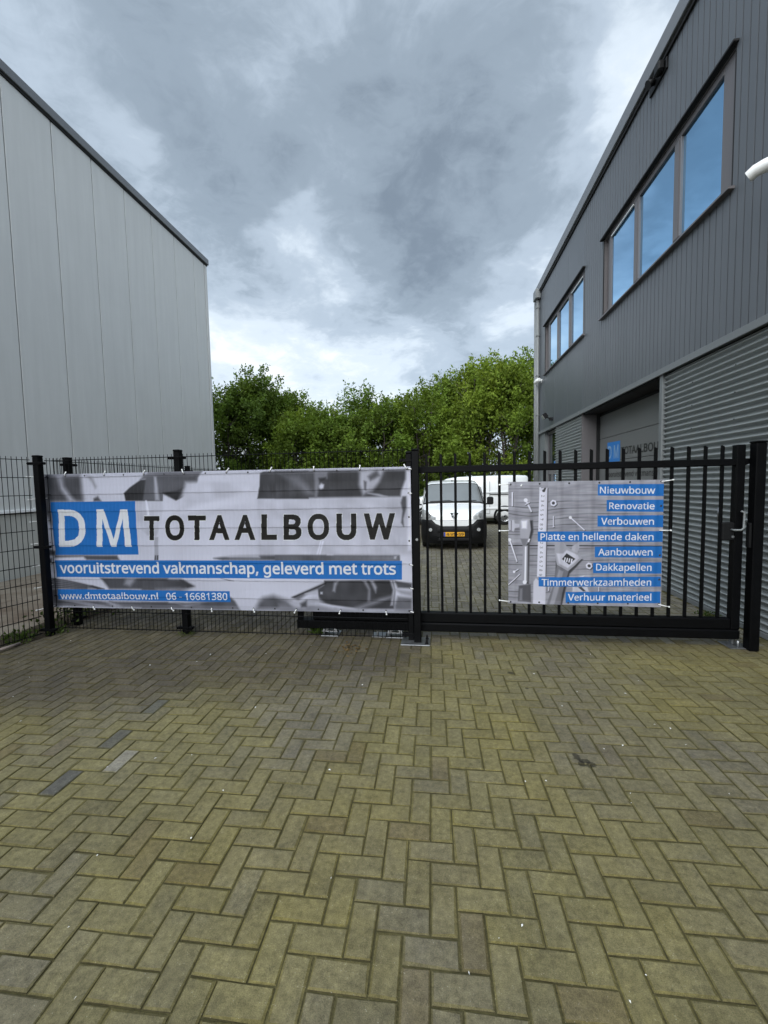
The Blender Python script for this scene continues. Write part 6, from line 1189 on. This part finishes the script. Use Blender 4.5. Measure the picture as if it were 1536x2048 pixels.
def tree(x, y, h, rad, seed, tint, label, kind='hazel', leaf=.16, nsh=150, per=95, base=.10):
    rs = np.random.RandomState(seed)
    tr = thing('broadleaf_tree' if kind != 'birch' else 'birch_tree', label, 'tree', (x, y, 0), 'trees behind the yard')
    mb = MB(); tips = []
    nst = 1 if kind == 'birch' else rs.randint(3, 6)
    for s_ in range(nst):
        a = 6.28 * s_ / nst + rs.rand(); lean = (.10 if kind == 'birch' else .30) * rad
        p = [Vector((x + .18 * math.cos(a) * (nst > 1), y + .18 * math.sin(a) * (nst > 1), -.05))]
        for k in range(1, 6):
            f = k / 5; p.append(Vector((x + lean * f * 1.4 * math.cos(a) + rs.normal() * .08, y + lean * f * 1.4 * math.sin(a) + rs.normal() * .08, h * .86 * f)))
        r0 = .05 + h * .006
        mb.tube(p, [r0 * (1 - .8 * k / 5) for k in range(6)], 7)
        for k in range(14):
            f = rs.uniform(.15, .95); i = min(int(f * 5), 4); q = p[i].lerp(p[i + 1], f * 5 - i)
            an = rs.rand() * 6.28; ln_ = rad * rs.uniform(.45, .95) * (1 - .5 * f)
            e = q + Vector((math.cos(an) * ln_, math.sin(an) * ln_, ln_ * rs.uniform(.35, .9)))
            mb.tube([q, q.lerp(e, .5) + Vector((0, 0, -.05)), e], [r0 * .35, r0 * .22, .008], 5, False)
            tips.append((q, e))
    mk('trunk', mb, M_bark, tr)
    Pl, Dl, Cl = [], [], []
    ncl = max(10, nsh // 5)
    for q_ in range(ncl):
        # boughs: each carries a fan of leafy shoots of one tone, with air between the boughs
        f = rs.rand() ** .75; an = rs.rand() * 6.28
        zz = h * (base + (.86 - base) * f)
        prof = math.sin(math.pi * min(1, (.20 + .80 * (1 - f)) * .55 + .12)) * (1 if f < .75 else 1 - (f - .75) * 1.9)
        rr = rad * prof * rs.rand() ** .4 * (1 + .28 * math.sin(3 * an + seed) + .15 * rs.normal())
        c_ = np.array((x + rr * math.cos(an), y + rr * math.sin(an), zz)); br = rs.uniform(.62, 1.3); yel = rs.rand()
        for k in range(5):
            o_ = c_ + rs.normal(size=3) * np.array((.26, .26, .18)); L_ = rs.uniform(.6, 1.35) * (.55 + h / 16)
            out_ = np.array((math.cos(an), math.sin(an), 0)) * rs.uniform(.1, .9) * (1.1 - f)
            d = out_ + np.array((rs.normal() * .35, rs.normal() * .35, (1.0 if kind != 'birch' else -.5) * rs.uniform(.35, 1.1)))
            d /= np.linalg.norm(d)
            if zz + d[2] * L_ > h: L_ *= max(.25, (h - zz) / (abs(d[2]) * L_ + 1e-6))
            n = int(per * rs.uniform(.7, 1.3)); t_ = rs.rand(n) ** .8
            wdt = .19 * (1 - .7 * t_)[:, None] * (1.3 if kind != 'birch' else .6)
            pp = o_ + d * (t_ * L_)[:, None] + rs.normal(size=(n, 3)) * wdt
            dd = d * .35 + rs.normal(size=(n, 3)) * .8 + np.array((0, 0, -.25))
            c = np.array(tint) * br * rs.uniform(.75, 1.25, (n, 1)); c = c * (1 + np.array((.30, .10, -.15)) * yel * .6)
            Pl.append(pp); Dl.append(dd); Cl.append(c)
    for k in range(16 if kind != 'birch' else 0):          # thin upright leaders that break the outline
        an = rs.rand() * 6.28; rr = rad * .75 * math.sqrt(rs.rand()); z0_ = h * (.80 - .22 * (rr / rad) ** 2)
        L_ = h * (1.04 - .3 * (rr / rad) ** 2) - z0_ + rs.uniform(-.3, .25); n = 34; t_ = rs.rand(n)
        d = np.array((math.cos(an) * .18, math.sin(an) * .18, 1.0)); o_ = np.array((x + rr * math.cos(an), y + rr * math.sin(an), z0_))
        Pl.append(o_ + d * (t_ * L_)[:, None] + rs.normal(size=(n, 3)) * (.13 * (1.15 - t_))[:, None]); Dl.append(d * .6 + rs.normal(size=(n, 3)) * .7)
        Cl.append(np.array(tint) * rs.uniform(.85, 1.35, (n, 1)))
    leaf_mesh('crown', np.concatenate(Pl), np.concatenate(Dl), leaf, np.concatenate(Cl), tr, (x, y, 0), rs)
    return tr
DK, MD, LT, YL_ = (.080, .132, .024), (.105, .170, .028), (.122, .190, .029), (.142, .212, .032)
def tx(px, Y):     # bearing of a tree as seen over the fence -> metres at distance Y
    return float(np.interp(px, [430, 500, 590, 640, 700, 800, 900, 970, 1050, 1100], [-.553, -.460, -.347, -.284, -.209, -.0888, .0288, .108, .197, .252])) * Y
def th(z24, Y): return 1.7 + (z24 - 1.7) * Y / 24
tree(tx(448, 21), 21, th(8.0, 21), 1.9, 11, DK, 'dark leafy tree at the corner of the pale hall', nsh=210)
tree(tx(505, 22), 22, th(8.5, 22), 1.9, 12, DK, 'tallest dark green tree on the hall side of the tree row', nsh=220)
tree(tx(552, 23), 23, th(7.4, 23), 1.7, 13, MD, 'rounded mid green tree next to the tallest dark green tree', nsh=170)
tree(tx(592, 24), 24, th(7.1, 24), 1.5, 14, MD, 'slender mid green tree with a light top left of the sky gap', nsh=130)
tree(tx(640, 22), 22, th(6.2, 22), 1.7, 15, MD, 'low bushy tree below the gap in the tree line', nsh=160)
tree(tx(596, 20.6), 20.6, th(5.7, 20.6), 1.5, 25, LT, 'short light green bushy tree in front of the slender tree', nsh=130)
tree(tx(712, 23), 23, th(7.2, 23), 1.4, 16, DK, 'narrow pointed tree with sparse top in the middle of the row', nsh=120, per=40)
tree(tx(690, 20.8), 20.8, th(5.7, 20.8), 1.6, 26, MD, 'short bushy tree behind the right part of the wide banner', nsh=140)
tree(tx(790, 23), 23, th(6.8, 23), 1.8, 17, LT, 'light green tree rising above the slim gate post', nsh=180)
tree(tx(760, 21), 21, th(6.1, 21), 1.6, 27, MD, 'short mid green tree left of the slim gate post', nsh=140)
tree(tx(850, 22), 22, th(7.2, 22), 1.9, 18, LT, 'broad light green tree right above the small van', nsh=200)
tree(tx(905, 24), 24, th(7.7, 24), 1.7, 19, LT, 'light green tree in front of the first drooping birch', nsh=180)
tree(tx(965, 22), 22, th(8.5, 22), 1.9, 20, YL_, 'yellow green tree above the large panel van', nsh=220)
tree(tx(1020, 21), 21, th(8.5, 21), 1.8, 21, YL_, 'bright yellow green tree next to the workshop corner', nsh=210)
tree(tx(1085, 22.5), 22.5, th(8.9, 22.5), 1.9, 22, LT, 'light green tree half hidden by the workshop corner', nsh=180)
tree(tx(895, 27), 27, th(9.3, 27) , 1.3, 31, (.075, .105, .045), 'drooping birch with thin twigs above the panel van', 'birch', .11, 90, 36, .45)
tree(tx(945, 28), 28, th(9.0, 28), 1.2, 32, (.075, .105, .045), 'smaller drooping birch between the two yellow green trees', 'birch', .11, 80, 34, .45)
tree(tx(1052, 27), 27, th(9.9, 27), 1.6, 33, (.075, .110, .045), 'tall sparse birch behind the workshop corner', 'birch', .11, 120, 36, .45)
# undergrowth that closes the foot of the row
rs = np.random.RandomState(77); n = 26000
xx = rs.uniform(-15, 6.5, n); yy = 20.3 + rs.rand(n) * 3.2; top = 2.3 + .9 * np.sin(xx * 1.7) * np.sin(xx * .6 + 1) + .5 * np.sin(xx * 4.1)
zz = rs.rand(n) ** .9 * top
cl = np.array(DK) * rs.uniform(.6, 1.2, (n, 1)); 
ug = leaf_mesh('undergrowth', np.stack([xx, yy, zz], 1), rs.normal(size=(n, 3)) + np.array((0, -.2, .3)), .16, cl, None, (0, 0, 0), rs); ug['kind'] = 'stuff'
setp(ug, 'dark green undergrowth filling the foot of the tree row', 'undergrowth')

def tuft(name, label, cat, x, y, rad, h, n, tint, seed, blade=True):
    rs = np.random.RandomState(seed)
    a = rs.rand(n) * 6.28; r_ = rad * np.sqrt(rs.rand(n))
    P_ = np.stack([x + r_ * np.cos(a), y + r_ * np.sin(a) * .8, rs.rand(n) * h * (.05 if blade else .7)], 1)
    Dv = np.stack([np.cos(a) * .5 + rs.normal(size=n) * .4, np.sin(a) * .5 + rs.normal(size=n) * .4, rs.uniform(.5, 1.4, n)], 1)
    o = leaf_mesh(name, P_, Dv, h if blade else h * .45, np.array(tint) * rs.uniform(.6, 1.3, (n, 1)), None, (x, y, 0), rs, .10 if blade else .6)
    return setp(o, label, cat)
GR = (.075, .13, .022)
tuft('weed_clump', 'leafy green weed at the foot of the corner fence post', 'weed', -4.80, 4.10, .17, .11, 110, (.06, .095, .022), 1, False)
tuft('weed_clump', 'low ragged weed beside the grey stick', 'weed', -4.68, 3.97, .12, .06, 90, (.06, .09, .02), 2, False)
tuft('weed_clump', 'small weeds at the base of the corner fence post', 'weed', -4.52, 4.30, .12, .07, 90, (.06, .09, .022), 3, False)
tuft('grass_tuft', 'grass tuft beside the roller block under the beam', 'grass tuft', -1.40, 4.58, .07, .12, 110, GR, 4)
tuft('grass_tuft', 'tiny grass tuft at the foot of the middle fence post', 'grass tuft', -2.93, 4.39, .09, .055, 90, (.085, .11, .035), 5)
tuft('grass_tuft', 'low weeds at the foot of the corrugated wall behind the gate', 'weed', 3.27, 5.50, .14, .06, 120, (.05, .085, .02), 6, False)
rs = np.random.RandomState(9); n = 2600
yy = 4.35 + rs.rand(n) * 6.5; xx = -4.78 + rs.normal(size=n) * .16
wd_ = leaf_mesh('weeds', np.stack([xx, yy, rs.rand(n) * .22 * (yy < 6.5) + .01], 1), rs.normal(size=(n, 3)) + np.array((0, 0, .8)), .055, np.array((.05, .075, .02)) * rs.uniform(.5, 1.3, (n, 1)), None, (-4.78, 5, 0), rs); wd_['kind'] = 'stuff'
setp(wd_, 'dark weeds growing in the soil strip behind the corner post', 'weeds')

st_ = MB(); st_.tube([(-4.66, 3.70, .03), (-4.62, 3.80, .034), (-4.61, 3.93, .03)], [.014, .017, .015], 8)
sk = mk('wooden_stick', st_, M_wood, org=(-4.62, 3.8, 0)); setp(sk, 'weathered grey stick lying by the paving edge at the fence', 'stick')
# scattered bits on the paving
LIT = [(-4.15, 3.51), (-3.732, 3.241), (-3.521, 2.91), (-3.089, 2.593), (-4.156, 4.105), (-2.372, 3.697), (-2.331, 3.874), (-1.768, 3.94), (-1.365, 4.183), (-0.663, 3.377), (-2.785, 3.582), (-1.219, 2.087), (-2.385, 1.957), (-1.792, 2.305), (-1.58, 2.36), (-2.034, 2.198), (-1.422, 2.946), (-0.667, 2.314), (1.446, 4.189), (0.814, 3.713), (1.083, 3.418), (1.651, 3.657), (1.449, 3.423), (1.46, 2.993), (1.147, 2.731), (1.543, 2.776), (0.466, 2.334), (0.583, 2.35), (1.008, 2.299), (0.983, 2.227), (1.526, 2.35), (0.903, 3.184), (1.015, 2.68), (1.542, 2.956), (-1.212, 1.771), (-1.594, 1.634), (-1.447, 1.333), (-0.481, 1.645), (-1.225, 1.134), (0.084, 1.357), (0.597, 1.336), (0.297, 1.538), (0.203, 1.481), (0.684, 1.419)]
mb = MB(); rl = random.Random(3)
for (x, y) in LIT:
    a = rl.rand if False else rl.random() * 3.1; l_ = rl.uniform(.004, .011) * (.5 + y * .16); w_ = l_ * rl.uniform(.25, .7)
    ca, sa = math.cos(a) * l_, math.sin(a) * l_; cb, sb = -math.sin(a) * w_, math.cos(a) * w_; z = .006
    mb.v += [(x - ca, y - sa, z), (x + cb, y + sb, z + .003), (x + ca, y + sa, z + .001), (x - cb, y - sb, z + .004), (x, y, z + .005)]
    n = len(mb.v) - 5
    for k in range(4): mb.f.append((n + k, n + (k + 1) % 4, n + 4)); mb.sm.append(False)
lt = mk('petal_litter', mb, M_white_plastic); lt['kind'] = 'stuff'; setp(lt, 'small white petals and paper bits scattered over the paving', 'litter')
rs = np.random.RandomState(5); n = 60
dl = leaf_mesh('dry_leaves', np.stack([-.95 + rs.normal(size=n) * .07, 4.15 + rs.normal(size=n) * .07, rs.rand(n) * .012 + .004], 1), rs.normal(size=(n, 3)) * np.array((1, 1, .15)), .035, np.array((.16, .11, .05)) * rs.uniform(.5, 1.3, (n, 1)), None, (-.95, 4.15, 0), rs); dl['kind'] = 'stuff'
setp(dl, 'brown dry leaf crumbs on the paving in front of the mesh fence', 'leaf litter')
for o in list(bpy.data.objects):
    if '_org' in o: del o['_org']
